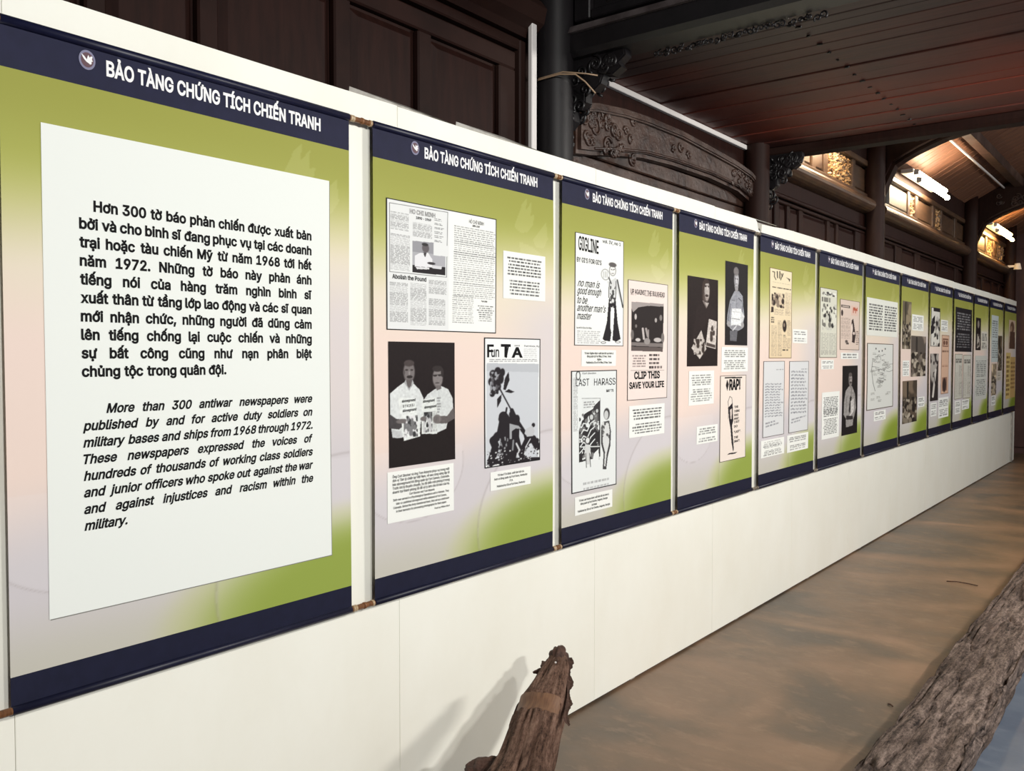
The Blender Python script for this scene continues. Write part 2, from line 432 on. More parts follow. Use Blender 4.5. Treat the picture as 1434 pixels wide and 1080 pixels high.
FR = [('p', 5.7, 6.3), ('p', 6.36, 6.52), ('p', 6.605, 6.79), ('c', 6.88, 7.50), ('p', 7.57, 7.90),
      ('p', 8.632, 9.283), ('c', 9.352, 9.583), ('p', 9.679, 10.328), ('c', 10.447, 10.726), ('p', 10.803, 11.433), ('p', 11.551, 12.1),
      ('p', 12.75, 13.40), ('c', 13.50, 13.99), ('p', 14.09, 14.34), ('c', 14.39, 14.93)]
pv = None
for i, (k, a, b) in enumerate(FR):
    if k == 'p': slab('frieze_panel', a, b, 2.915, 3.13, TX - .028, .022, .02, M['frieze_dark'] if 8.5 < a < 8.8 else M['frieze'], tw)
    else: carving('carved_frieze_panel', a, b, 2.912, 3.132, TX - .026, M['gilt'], tw, i * 3.3)
    if pv is not None and 0 < a - pv < .4: stile(pv, a, 2.9, 3.145, TX + .006, M['frieze'])
    pv = b
# round posts
post_lab = ['dark round post with the white vertical conduit beside it', 'brown round post where the low plank ceiling ends', 'round post under the first curved tie beam',
            'round post under the second curved tie beam', 'round post at the far end beyond the last banner', None]
for y, lab, r in zip(POSTS, post_lab, (.088, .08, .085, .09, .09, .09)):
    if lab is None: continue
    t = thing('timber_post', (TX + .06, y, FZ), lab, 'post', kind='thing')
    n = 28; v = []; f = []
    zs = [0, .02, .05, 1.0, 2.0, 3.2, 3.55]
    rr = [r * 1.08, r * 1.08, r, r, r * .99, r * .96, r * .95]
    for z, q in zip(zs, rr):
        for k in range(n): v.append((q * math.cos(2 * PI * k / n), q * math.sin(2 * PI * k / n), z))
    for j in range(len(zs) - 1):
        for k in range(n): f.append((j * n + k, j * n + (k + 1) % n, (j + 1) * n + (k + 1) % n, (j + 1) * n + k))
    f.append(tuple(range(n))[::-1]); f.append(tuple((len(zs) - 1) * n + k for k in range(n)))
    raw('shaft', v, f, M['post'] if y < 4 else M['wood'], t, smooth=True)


# ------------------------------------------------------------------ low plank ceiling between two cross beams
ce = box('ceiling', -.3, 5.2, 3.30, 5.50, 2.86, 2.90, M['wood']); ce['kind'] = 'structure'
y = 3.34; k = 0
wl = [.085, .07, .075, .10, .12, .11, .13, .12, .125, .13, .12, .13, .13, .13, .13, .13, .13, .13, .13]
while y < 5.45:
    wd = wl[min(k, len(wl) - 1)]
    dz = rnd.uniform(-.004, .004)
    box('plank', -.21, 5.0, y, min(y + wd - .006, 5.46), 2.832 + dz, 2.8599, M['ceil2'] if k < 4 else M['ceil'], ce, .003)
    y += wd; k += 1
bm = bmesh.new()
for xx in (.78, 1.75):
    for q in range(17):
        yy = 3.40 + q * .124
        r = bmesh.ops.create_cone(bm, cap_ends=True, segments=8, radius1=.007, radius2=.005, depth=.008)
        for v in r['verts']: v.co += Vector((xx + rnd.uniform(-.01, .01), yy, 2.828))
nl = bm_obj('nail_heads', bm, M['wood_black'], ce); nl['kind'] = 'stuff'
# cross beams
def cross_beam(y0, y1, z0, z1, label, mat, x1=5.2):
    t = thing('cross_beam', (TX, (y0 + y1) / 2, z0), label, 'beam', kind='thing')
    c = .035
    pts = [(y0, z0 + .02), (y0 + .02, z0), (y1 - .02, z0), (y1, z0 + .02), (y1, z1 - c), (y1 - c, z1), (y0 + c, z1), (y0, z1 - c)]
    b = prism('beam_body', pts, 'x', TX + .02, x1, mat, None)
    rel(t, b)
    return t


b1 = cross_beam(3.12, 3.29, 2.775, 2.90, 'dark chamfered cross beam on the post with the white conduit', M['wood_black'])
dm = prism('chamfer_highlight', [(3.105, 2.87), (3.12, 2.90), (3.155, 2.912), (3.29, 2.912), (3.29, 2.87)], 'x', TX + .03, 5.2, M['highlit'], None); dm['label'] = 'greyish upper strip with the chamfer highlight painted in'; rel(b1, dm)  # added strip; its pale grey stands in for light catching the chamfer
bm = bmesh.new()
for i in range(34):
    scroll_bm(bm, .26 + i * .021, 3.295 + rnd.uniform(-.02, .012), 2.768 + rnd.uniform(-.006, .004), rnd.uniform(.010, .017), 1.2, 'y', 1 if i % 2 else -1, .0045, i * 1.3)
vb = bm_obj('vine_carving', bm, M['wood_black'], None, smooth=True); rel(b1, vb); vb['kind'] = 'stuff'
cross_beam(5.46, 5.60, 2.775, 2.93, 'brown cross beam closing the far edge of the low plank ceiling', M['wood'])
# panelled partition above the first cross beam
pt = thing('overhead_partition', (TX, 3.20, 2.915), 'dark moulded panelling standing on the near cross beam', 'panelling', kind='thing')
obs = [box('backing_board', TX + .02, 5.2, 3.19, 3.23, 2.915, 4.1, M['wood_black'])]
for (a, b) in [(-.06, .02), (1.45, 1.53), (2.95, 3.03), (4.5, 4.6)]: obs.append(box('stile', a, b, 3.155, 3.19, 2.932, 4.1, M['wood_black'], None, .005))
obs.append(box('rail', .02, 5.1, 3.16, 3.19, 2.932, 2.97, M['wood_black'], None, .005))
for (a, b) in [(.08, 1.39), (1.59, 2.89), (3.09, 4.44)]:
    v = [(a, 3.19, 2.99), (b, 3.19, 2.99), (b, 3.19, 4.0), (a, 3.19, 4.0)]
    e = .05
    v += [(a + e, 3.165, 2.99 + e), (b - e, 3.165, 2.99 + e), (b - e, 3.165, 4.0 - e), (a + e, 3.165, 4.0 - e)]
    v += [(a + e + .02, 3.182, 3.01 + e), (b - e - .02, 3.182, 3.01 + e), (b - e - .02, 3.182, 3.98 - e), (a + e + .02, 3.182, 3.98 - e)]
    f = [(8, 9, 10, 11)]
    for q in (0, 4):
        for s in range(4): f.append((q + s, q + (s + 1) % 4, q + 4 + (s + 1) % 4, q + 4 + s))
    obs.append(raw('moulded_panel', v, f, M['wood_black']))
rel(pt, *obs)


# carved brackets under the cross beams
def bracket(y, label, seed, sx=1.0):
    t = thing('carved_bracket', (TX + .04, y, 2.78), label, 'bracket', kind='thing')
    out = [(0, 0), (.34 * sx, 0), (.345 * sx, -.03), (.31 * sx, -.055), (.325 * sx, -.075), (.28 * sx, -.10), (.24 * sx, -.09), (.225 * sx, -.125), (.19 * sx, -.15),
           (.15 * sx, -.14), (.15 * sx, -.19), (.115 * sx, -.215), (.085 * sx, -.205), (.09 * sx, -.26), (.06 * sx, -.29), (.04 * sx, -.28), (.05 * sx, -.34), (.03, -.40), (.0, -.42)]
    prism('bracket_body', out, 'y', -.03, .03, M['wood_black'], t, bev=.006)
    bm = bmesh.new(); r = random.Random(seed)
    for side in (-1, 1):
        for i in range(22):
            a = r.random(); b = r.random() * (1 - a)
            scroll_bm(bm, .02 + a * .27 * sx, side * .032, -.03 - b * .33, r.uniform(.018, .038), 1.3, 'y', r.choice([-1, 1]), .007, r.uniform(0, 6))
    bm_obj('scroll_carving', bm, M['wood_black'], t, smooth=True)['kind'] = 'stuff'
    return t


bracket(3.20, 'black carved scroll bracket on the post beside the white conduit', 3)
bracket(5.46, 'black carved scroll bracket under the far edge of the low plank ceiling', 5, .8)


# ------------------------------------------------------------------ sloping roof and curved tie beams beyond
RZ, RM = 3.36, .55
roof = raw('ceiling', [(-.4, 5.5, RZ - .0825 + .05), (6.0, 5.5, RZ + 6.25 * RM + .05), (6.0, 16, RZ + 6.25 * RM + .05), (-.4, 16, RZ - .0825 + .05)], [(0, 1, 2, 3)], M['wood'])
roof['kind'] = 'structure'
y = 5.62; i = 0
ang = math.atan(RM); L = 3.2
me = None
while y < 15.85:
    if me is None:
        bm = bmesh.new(); box_bm(bm, 0, L, 0, .148, 0, .022, .003)
        me = bpy.data.meshes.new('roof_board'); bm.to_mesh(me); bm.free(); me.materials.append(M['roofb'])
    o = bpy.data.objects.new('roof_board', me); C.objects.link(o); o.parent = roof
    o.location = (-.3, y, RZ - .0275 + rnd.uniform(-.006, .006)); o.rotation_euler = (0, -ang, 0)
    y += .155; i += 1
# near bay roof (dark, above the camera)
nr = box('ceiling', -.4, 6.0, -2.5, 3.27, 3.9, 3.95, M['wood_black']); nr['kind'] = 'structure'
box('wall_front', -.6, 7.0, -2.6, -2.5, FZ, 4.4, M['wood'])['kind'] = 'structure'


def purlin(x, y0, y1, label):
    z = RZ + RM * (x + .25) - .12
    t = thing('roof_purlin', (x, (y0 + y1) / 2, z), label, 'beam', kind='thing')
    b = box('purlin_body', -.05, .05, -(y1 - y0) / 2, (y1 - y0) / 2, -.02, .085, M['carved'], t, .008)
    return t


purlin(.36, 8.3, 15.8, 'square purlin running under the sloping roof boards above the lit lamp')
purlin(.95, 8.3, 15.8, 'higher purlin running under the sloping roof boards')
purlin(.36, 5.65, 7.95, 'purlin under the roof behind the low plank ceiling')
tube('roof_conduit', [(.20, 8.4, RZ + RM * .45 - .045), (.20, 12.3, RZ + RM * .45 - .045)], .012, M['plastic'])
tag(bpy.data.objects['roof_conduit'], 'thin pale conduit running along the roof boards beside the lit lamp', 'conduit')


def tie_beam(y, label):
    t = thing('curved_tie_beam', (TX + .1, y, 3.0), label, 'beam', kind='thing')
    lo = [(-.10, 2.92), (-.06, 3.02), (-.0, 3.15), (.08, 3.195), (.175, 3.24), (.29, 3.285), (.4, 3.322), (.59, 3.362), (.93, 3.41), (1.4, 3.46), (2.0, 3.49), (2.8, 3.49)]
    up = [(2.8, 3.80), (2.0, 3.80), (1.4, 3.77), (.9, 3.73), (.37, 3.65), (.126, 3.60), (-.06, 3.53), (-.2, 3.42), (-.2, 2.92)]
    b = prism('beam_body', lo + up, 'y', y - .09, y + .09, M['wood'], None, bev=.03)
    r = tube('edge_rib', [(x, y - .092, z + .03) for x, z in lo[2:]], .008, M['carved'], None, 6)
    bm = bmesh.new(); q = random.Random(int(y))
    for i in range(16): scroll_bm(bm, .12 + q.random() * .5, y - .094, 3.36 + q.random() * .12 + .0, q.uniform(.02, .045), 1.3, 'y', q.choice([-1, 1]), .008, q.uniform(0, 6))
    c = bm_obj('leaf_carving', bm, M['carved'], None, smooth=True)
    rel(t, b, r, c); c['kind'] = 'stuff'


tie_beam(8.08, 'nearer curved tie beam springing from the wall beyond the low plank ceiling')
tie_beam(12.25, 'farther curved tie beam springing from the wall beyond the first lit lamp')


# ------------------------------------------------------------------ tube lamps on the timber wall
def tube_lamp(yc, label, glow, ln=1.2):
    t = thing('tube_lamp', (TX + .17, yc, 3.20), label, 'lamp', 'double tube lamps over the carved frieze')
    box('batten', -.13, -.02, -ln / 2, ln / 2, .035, .075, M['fixture'], t, .005)
    for s, (dx, dz) in enumerate(((.02, .03), (.045, -.045))):
        tube('tube', [(dx, -ln / 2 + .03, dz), (dx, ln / 2 - .03, dz)], .021, glow, t, 10)
        for e in (-1, 1):
            box('lamp_holder', dx - .035, dx + .010, e * (ln / 2 - .015) - .015, e * (ln / 2 - .015) + .015, dz - .018, dz + .03, M['fixture'], t, .004)
    return t


tube_lamp(6.55, 'tube lamp tucked above the gilded carved frieze behind the low ceiling', M['tube_glow'])
tube_lamp(9.45, 'large glowing double tube lamp between the two curved tie beams', M['tube_glow'])
tube_lamp(13.6, 'warm yellow double tube lamp farthest down the hall', M['tube_glow2'])
sp = thing('spot_lamp', (TX + .2, 14.75, 2.83), 'small white fitting on the ledge past the last lit lamp', 'lamp')
bm = bmesh.new(); bmesh.ops.create_cone(bm, cap_ends=True, segments=16, radius1=.055, radius2=.035, depth=.09)
bm_obj('lamp_shade', bm, M['plastic'], sp); box('bracket', -.24, 0, -.015, .015, -.01, .02, M['plastic'], sp)

# ------------------------------------------------------------------ conduits and cables
c = box('wall_conduit', TX + .04, TX + .062, 2.962, 2.997, 2.0, 2.925, M['plastic'], None, .003)
tag(c, 'white vertical conduit running down beside the dark round post', 'conduit')
c = box('ceiling_conduit', TX - .003, TX + .022, 3.64, 5.52, 2.803, 2.831, M['plastic'], None, .003)
tag(c, 'long white trunking along the edge of the low plank ceiling', 'conduit')
c = tube('loose_cable', [(TX + .06, 3.005, 2.665), (TX + .15, 3.035, 2.68), (TX + .21, 3.065, 2.675), (TX + .24, 3.095, 2.645), (TX + .27, 3.125, 2.60)], .0035, M['cable'])
tag(c, 'tan cable drooping from the vertical conduit toward the carved bracket', 'cable')
c = tube('loose_cable', [(TX + .06, 3.010, 2.672), (TX + .16, 3.045, 2.69), (TX + .25, 3.085, 2.675), (TX + .28, 3.125, 2.672)], .003, M['cable'])
tag(c, 'short straight cable leaving the vertical conduit above the drooping one', 'cable')
c = tube('loose_cable', [(TX + .02, 5.50, 2.825), (TX + .05, 5.54, 2.80), (TX + .09, 5.56, 2.785)], .004, M['plastic'])
tag(c, 'white cable end at the far tip of the ceiling trunking', 'cable')


# ------------------------------------------------------------------ prints: tiny drawing kit
def cl(y, z, k):
    """gentle slack of banner k's cloth (metres off its plane)"""
    e = math.sin(PI * min(max(z / 1.5, 0), 1)) if not isinstance(z, np.ndarray) else np.sin(PI * np.clip(z / 1.5, 0, 1))
    s = np.sin if isinstance(y, np.ndarray) or isinstance(z, np.ndarray) else math.sin
    return e * .0028 * (s(y * 5.1 + k * 2.3) + .6 * s(z * 3.7 + y * 2 + k))


class Canvas:
    def __init__(s, nx, ny, bg, quad=None):
        s.nx, s.ny = nx, ny
        u = np.linspace(0, 1, nx); v = np.linspace(0, 1, ny)
        s.U, s.V = np.meshgrid(u, v)
        s.a = np.zeros((ny, nx, 3)); s.a[:] = bg
        s.quad = quad   # (xl, xr, top-left y, top-right y, bottom-left y, bottom-right y)
        s.rg = np.random.RandomState(nx * 7 + ny)

    def q(s, p):
        if not s.quad: return p
        xl, xr, tl, tr, bl, br = s.quad
        u = (p[0] - xl) / (xr - xl); t = tl + (tr - tl) * u; b = bl + (br - bl) * u
        return u, (p[1] - t) / (b - t)

    def put(s, m, c, al=1.0):
        m = m * al if m.dtype != bool else m.astype(float) * al
        s.a = s.a * (1 - m[..., None]) + np.array(c, float) * m[..., None]

    def rect(s, u0, v0, u1, v1, c, al=1.0): s.put((s.U >= u0) & (s.U <= u1) & (s.V >= v0) & (s.V <= v1), c, al)

    def ell(s, cu, cv, ru, rv, c, al=1.0, soft=.25):
        if s.quad:
            u2, v2 = s.q((cu + ru, cv)); u3, v3 = s.q((cu, cv + rv)); cu, cv = s.q((cu, cv)); ru = abs(u2 - cu); rv = abs(v3 - cv)
        d = np.sqrt(((s.U - cu) / ru) ** 2 + ((s.V - cv) / rv) ** 2)
        s.put(np.clip((1 + soft / 2 - d) / soft, 0, 1), c, al)

    def poly(s, pts, c, al=1.0):
        pts = [s.q(p) for p in pts]; ins = np.zeros(s.U.shape, bool); n = len(pts)
        for i in range(n):
            (x1, y1), (x2, y2) = pts[i], pts[(i + 1) % n]
            if y1 == y2: continue
            k = ((s.V >= min(y1, y2)) & (s.V < max(y1, y2))) & (s.U < x1 + (s.V - y1) * (x2 - x1) / (y2 - y1))
            ins ^= k
        s.put(ins, c, al)

    def line(s, pts, wd, c, al=1.0):
        asp = s.ny / s.nx; pts = [s.q(p) for p in pts]
        for (x1, y1), (x2, y2) in zip(pts[:-1], pts[1:]):
            dx, dy = x2 - x1, (y2 - y1) * asp; L2 = dx * dx + dy * dy + 1e-9
            t = np.clip(((s.U - x1) * dx + (s.V - y1) * asp * dy) / L2, 0, 1)
            d = np.hypot(s.U - x1 - t * dx, (s.V - y1) * asp - t * dy)
            s.put(np.clip((wd / 2 + .5 / s.nx - d) * s.nx, 0, 1), c, al)

    def rows(s, u0, v0, u1, v1, n, c=(60, 60, 62), nch=None, al=.85, fill=.55, ragged=.0, centre=False, slant=0, wave=0):
        nch = nch or max(6, int((u1 - u0) * s.nx / 2.0))
        rg = s.rg
        chars = rg.rand(n, nch) * .55 + .45
        for r in range(n):
            k = 0
            while k < nch:
                k += rg.randint(3, 8)
                if k < nch: chars[r, k] = 0
                k += 1
        VV = s.V + slant * (s.U - u0) + wave * np.sin(s.U * 40)
        f = (VV - v0) / (v1 - v0) * n
        ri = np.clip(f.astype(int), 0, n - 1); fr = f - np.floor(f)
        ends = 1 - ragged * rg.rand(n)
        x = (s.U - u0) / (u1 - u0)
        e = ends[ri]
        ok = (np.abs(x - .5) <= e / 2) if centre else ((x >= 0) & (x <= e))
        ok &= (f >= 0) & (f < n) & (fr > (1 - fill) / 2) & (fr < (1 + fill) / 2)
        ci = np.clip((x * nch).astype(int), 0, nch - 1)
        s.put(ok * chars[ri, ci], c, al)

    def blobs(s, u0, v0, u1, v1, n, cols, r0, r1, seed=0, tall=1.6):
        rg = np.random.RandomState(seed + 5)
        for i in range(n):
            cu, cv = u0 + rg.rand() * (u1 - u0), v0 + rg.rand() * (v1 - v0)
            r = r0 + rg.rand() * (r1 - r0); c = cols[rg.randint(len(cols))]
            d = np.sqrt(((s.U - cu) / r) ** 2 + ((s.V - cv) / (r * tall * s.nx / s.ny)) ** 2)
            m = np.clip((1.15 - d) / .3, 0, 1); inb = (s.U >= u0) & (s.U <= u1) & (s.V >= v0) & (s.V <= v1)
            s.put(m * inb, c)

    def grain(s, amt, sz=3, seed=1):
        rg = np.random.RandomState(seed); g = rg.randn(s.ny // sz + 2, s.nx // sz + 2)
        yi = np.arange(s.ny) / sz; xi = np.arange(s.nx) / sz; y0 = yi.astype(int); x0 = xi.astype(int); fy = (yi - y0)[:, None]; fx = (xi - x0)[None]
        q = g[y0][:, x0] * (1 - fy) * (1 - fx) + g[y0 + 1][:, x0] * fy * (1 - fx) + g[y0][:, x0 + 1] * (1 - fy) * fx + g[y0 + 1][:, x0 + 1] * fy * fx
        s.a = s.a * (1 + amt * q[..., None])

    def blur(s, n=1):
        for _ in range(n):
            p = np.pad(s.a, ((1, 1), (1, 1), (0, 0)), mode='edge')
            s.a = (p[:-2, 1:-1] + p[2:, 1:-1] + p[1:-1, :-2] + p[1:-1, 2:] + 2 * p[1:-1, 1:-1]) / 6

    def border(s, wd, c):
        w2 = wd * s.nx / s.ny
        s.put((s.U < wd) | (s.U > 1 - wd) | (s.V < w2) | (s.V > 1 - w2), c)


def canvas_mesh(name, cv, y0, z0, wd, ht, off, k, mat):
    """flat print as a fine grid (local banner coordinates), z0 = bottom"""
    nx, ny = cv.nx, cv.ny
    Y = y0 + cv.U * wd; Z = z0 + (1 - cv.V) * ht
    X = cl(Y, Z, k) + off
    me = bpy.data.meshes.new(name)
    me.vertices.add(nx * ny)
    me.vertices.foreach_set('co', np.stack([X, Y, Z], -1).astype(np.float32).ravel())
    i = np.arange(nx * ny).reshape(ny, nx)
    q = np.stack([i[1:, :-1], i[1:, 1:], i[:-1, 1:], i[:-1, :-1]], -1).reshape(-1)
    nf = (nx - 1) * (ny - 1)
    me.loops.add(nf * 4); me.loops.foreach_set('vertex_index', q.astype(np.int32))
    me.polygons.add(nf); me.polygons.foreach_set('loop_start', (np.arange(nf) * 4).astype(np.int32))
    try: me.polygons.foreach_set('loop_total', np.full(nf, 4, np.int32))
    except Exception: pass
    me.update(calc_edges=True)
    at = me.color_attributes.new('Col', 'FLOAT_COLOR', 'POINT')
    c = np.clip(cv.a, 0, 255) / 255.0
    c = np.where(c <= .04045, c / 12.92, ((c + .055) / 1.055) ** 2.4)
    at.data.foreach_set('color', np.concatenate([c, np.ones(c.shape[:2] + (1,))], -1).astype(np.float32).ravel())
    me.materials.append(mat)
    me.shade_smooth()
    return me


# ------------------------------------------------------------------ lettering
_tc = {}
_fc = bpy.data.curves.new('lettering', 'FONT')
try:      # the sans-serif that ships inside Blender itself; the built-in face otherwise
    import os
    _fc.font = bpy.data.fonts.load(os.path.join(bpy.utils.system_resource('DATAFILES', path='fonts'), 'Inter.woff2'))
except Exception:
    pass
_fo = bpy.data.objects.new('lettering', _fc)
C.objects.link(_fo)


from mathutils.geometry import interpolate_bezier, tessellate_polygon


def contours(body):
    """closed outlines of a line of text, each glyph piece apart (overlapping pieces stay apart so that each one fills)"""
    _fc.body = body; _fc.size = 1
    bpy.context.view_layer.update()
    dg = bpy.context.evaluated_depsgraph_get()
    cu = _fo.evaluated_get(dg).to_curve(dg)
    out = []
    for sp in cu.splines:
        if sp.type != 'BEZIER': out.append([p.co.to_2d() for p in sp.points]); continue
        bp = sp.bezier_points; n = len(bp); pts = []
        for i in range(n):
            p, q = bp[i], bp[(i + 1) % n]
            d = (q.co - p.co).length
            a1 = (p.handle_right - p.co); a2 = (q.co - q.handle_left)
            u = (q.co - p.co).normalized() if d > 1e-6 else a1
            straight = (a1.length < 1e-6 or abs(a1.normalized().cross(u).z) < .02) and (a2.length < 1e-6 or abs(a2.normalized().cross(u).z) < .02)
            if straight: pts.append(p.co.to_2d())
            else:
                k = 4 if d > .05 else 3
                pts += [x.to_2d() for x in interpolate_bezier(p.co, p.handle_right, q.handle_left, q.co, k)[:-1]]
        r = [pts[0]]
        for p in pts[1:]:
            if (p - r[-1]).length > 4e-4: r.append(p)
        if (r[0] - r[-1]).length < 4e-4: r.pop()
        if len(r) > 2: out.append(r)
    _fo.evaluated_get(dg).to_curve_clear()
    return out


def area2(c): return sum(c[i - 1].x * c[i].y - c[i].x * c[i - 1].y for i in range(len(c))) / 2


def inside(p, c):
    r = False
    for i in range(len(c)):
        a, b = c[i - 1], c[i]
        if (a.y > p.y) != (b.y > p.y) and p.x < a.x + (p.y - a.y) * (b.x - a.x) / (b.y - a.y): r = not r
    return r


def glyphs(body, bold, ital):
    key = (body, bold, ital)
    if key in _tc: return _tc[key]
    cs = contours(body)
    if not cs: _tc[key] = (np.zeros((0, 2)), []); return _tc[key]
    big = max(cs, key=lambda c: abs(area2(c))); sg = 1 if area2(big) > 0 else -1
    outer = [c for c in cs if area2(c) * sg > 0]; holes = [c for c in cs if area2(c) * sg <= 0]
    V = []; F = []
    own = {i: [] for i in range(len(outer))}
    for h in holes:
        best = [i for i, c in enumerate(outer) if inside(h[0], c)]
        if best: own[min(best, key=lambda i: abs(area2(outer[i])))].append(h)
    for i, c in enumerate(outer):
        loops = [c] + own[i]
        flat = [p for l in loops for p in l]; base = len(V); V += flat
        for t in tessellate_polygon([[p.to_3d() for p in l] for l in loops]):
            a, b, d = (flat[q] for q in t)
            t = t if (b - a).cross(d - a) > 0 else t[::-1]
            F.append(tuple(base + q for q in t))
        if bold > 0:                                   # heavier weight: a band round every outline
            for l in loops:
                n = len(l); m = len(V)
                for q in range(n):
                    e1 = (l[q] - l[q - 1]).normalized(); e2 = (l[(q + 1) % n] - l[q]).normalized()
                    n1 = Vector((e1.y, -e1.x)) * sg; n2 = Vector((e2.y, -e2.x)) * sg
                    k = n1 + n2; k = k / max(.5, k.length_squared / 2)
                    V.append(l[q]); V.append(l[q] + k * bold)
                for q in range(n):
                    r = (q + 1) % n; f_ = (m + 2 * q, m + 2 * q + 1, m + 2 * r + 1, m + 2 * r)
                    F.append(f_ if sg > 0 else f_[::-1])
    A = np.array([(p.x + ital * p.y, p.y) for p in V])
    _tc[key] = (A, F)
    return _tc[key]


CAPH = glyphs('H', 0.0, 0)[0][:, 1].max()


class Text:
    def __init__(s): s.v = []; s.f = []; s.n = 0

    def add(s, body, y, z, h, width=None, bold=.0, ital=.0, sx=1.0, align='l', slope=0.0):
        v, f = glyphs(body, bold, ital)
        if len(v) == 0: return 0
        k = h / CAPH; w0 = v[:, 0].max() - v[:, 0].min()
        kx = (width / w0) if width else k * sx
        x = (v[:, 0] - v[:, 0].min()) * kx; W_ = w0 * kx
        if align == 'c': x = x - W_ / 2
        if align == 'r': x = x - W_
        s.v.append(np.stack([y + x, z + v[:, 1] * k + x * slope], -1)); s.f += [tuple(i + s.n for i in p) for p in f]; s.n += len(v)
        return W_

    def just(s, line, y0, y1, z, h, bold=.0, ital=.0, sx=.9, full=True):
        words = line.split()
        ws = []
        for wd in words:
            v, _ = glyphs(wd, bold, ital); ws.append((v[:, 0].max() - v[:, 0].min()) * h / CAPH * sx)
        if full:
            gap = (y1 - y0 - sum(ws)) / max(1, len(words) - 1)
            if gap < h * .28:
                q = (y1 - y0 - h * .28 * (len(words) - 1)) / sum(ws); sx *= q; ws = [a * q for a in ws]; gap = h * .28
        else: gap = h * .42
        x = y0
        for wd, a in zip(words, ws):
            s.add(wd, x, z, h, None, bold, ital, sx); x += a + gap

    def build(s, name, mat, parent, off, k):
        v = np.concatenate(s.v)
        X = cl(v[:, 0], v[:, 1], k) + off
        return raw(name, np.stack([X, v[:, 0], v[:, 1]], -1), s.f, mat, parent)


# ------------------------------------------------------------------ the thirteen banners
BX = .026
BE = [(0.822, 1.809), (1.906, 2.883), (2.946, 3.902), (3.971, 4.913), (5.01, 5.968), (6.054, 7.044), (7.127, 8.12), (8.203, 9.178), (9.268, 10.258),
      (10.35, 11.354), (11.459, 12.345), (12.468, 13.428), (13.559, 14.535)]
ZB, ZF, ZH, ZT = .715, .795, 2.126, 2.232
HEIGHT = ZT - ZB


def background(nx, ny, k):
    cv = Canvas(nx, ny, (0, 0, 0)); U, V = cv.U, cv.V
    green = np.array((152, 154, 74.)); green2 = np.array((172, 176, 94.)); beige = np.array((226, 216, 196.)); pink = np.array((233, 213, 203.))
    grey = np.array((205, 200, 204.)); low = np.array((192, 190, 176.)); blob = np.array((126, 146, 44.))

    def mixc(a, b, t): return a * (1 - t[..., None]) + b * t[..., None]
    sm = lambda a, b, x: np.clip((x - a) / (b - a), 0, 1) ** 2 * (3 - 2 * np.clip((x - a) / (b - a), 0, 1))
    A = np.ones(U.shape + (3,)) * green
    A = mixc(A, green2, sm(0, .22, V))
    A = mixc(A, beige, sm(.12, .34, V + .06 * U))
    A = mixc(A, pink, sm(.28, .46, V) * (1 - .6 * sm(.5, 1.0, U)))
    A = mixc(A, np.array((214, 206, 206.)), sm(.55, 1, U) * sm(.2, .4, V))
    A = mixc(A, grey, sm(.66, .84, V + .12 * U))
    A = mixc(A, low, sm(.86, 1.0, V) * .8)
    d = ((U - 1.05) / .62) ** 2 + ((V - 1.02) / .19) ** 2
    t = np.clip(1.25 - d * .85, 0, 1); t = t * t * (3 - 2 * t)
    A = mixc(A, np.array((168, 182, 96.)), t * .8); A = mixc(A, blob, t ** 2 * .85)
    A = mixc(A, np.array((196, 198, 130.)), np.exp(-((d - 1.1) / .25) ** 2) * .22)
    cv.a = A
    if nx > 90:
        for (cu, cw, ru, rv, al) in [(.18, .74, .26, .14, .10), (1.0, .95, .48, .26, .10)]:
            d = np.sqrt(((U - cu) / ru) ** 2 + ((V - cw) / rv) ** 2)
            cv.put(np.exp(-((d - 1) / .012) ** 2) * (V > cw - .02 if ru < .3 else U < 1), (150, 140, 140), al * 3)
            cv.put(((d < 1) & (V > .7)).astype(float), (235, 232, 235), .12)
    # ghost of a pale dove in the green
    for pts in [[(.74, .10), (.79, .03), (.82, .01), (.815, .045), (.85, .02), (.845, .06), (.87, .055), (.86, .085), (.82, .11), (.78, .115)],
                [(.86, .13), (.95, .07), (.96, .12), (.93, .15), (.88, .15)], [(.77, .14), (.86, .15), (.92, .17), (.84, .2), (.78, .17)]]:
        cv.poly(pts, (232, 232, 190), .12)
    return cv


def emblem(parent, cy, cz, r, off, k):
    o = []
    v = []; f = []
    n = 28

    def disc(r0, r1, mat, nm, o_, par, sub=None):
        v = []; f = []
        for a in range(n):
            t = 2 * PI * a / n
            v.append((r0 * math.cos(t), r0 * math.sin(t))); v.append((r1 * math.cos(t), r1 * math.sin(t)))
        for a in range(n):
            b = (a + 1) % n
            f.append((2 * a, 2 * a + 1, 2 * b + 1, 2 * b) if r0 > 0 else (2 * a, 2 * a + 1, 2 * b + 1))
        return raw(nm, [(cl(cy + p[0], cz + p[1], k) + o_, cy + p[0] * .86, cz + p[1]) for p in v], f, mat, par)
    e = disc(0.0001, r, M['emblem_ring'], 'emblem', off, parent)
    e['label'] = 'round grey emblem with a white dove'
    disc(.0001, r * .76, M['emblem_in'], 'emblem_disc', off + .0006, e)
    dove = [(-.72, .52), (-.35, .30), (-.08, .02), (.02, .34), (.12, .52), (.26, .28), (.45, .45), (.62, .42), (.55, .12), (.66, -.05), (.48, -.1), (.5, -.34), (.3, -.42),
            (.18, -.34), (-.12, -.22), (-.4, .0), (-.58, .22)]
    raw('dove', [(cl(cy, cz, k) + off + .0013, cy + p[0] * r * .86, cz + p[1] * r) for p in dove], [tuple(range(len(dove)))[::-1]], M['white_ink'], e)


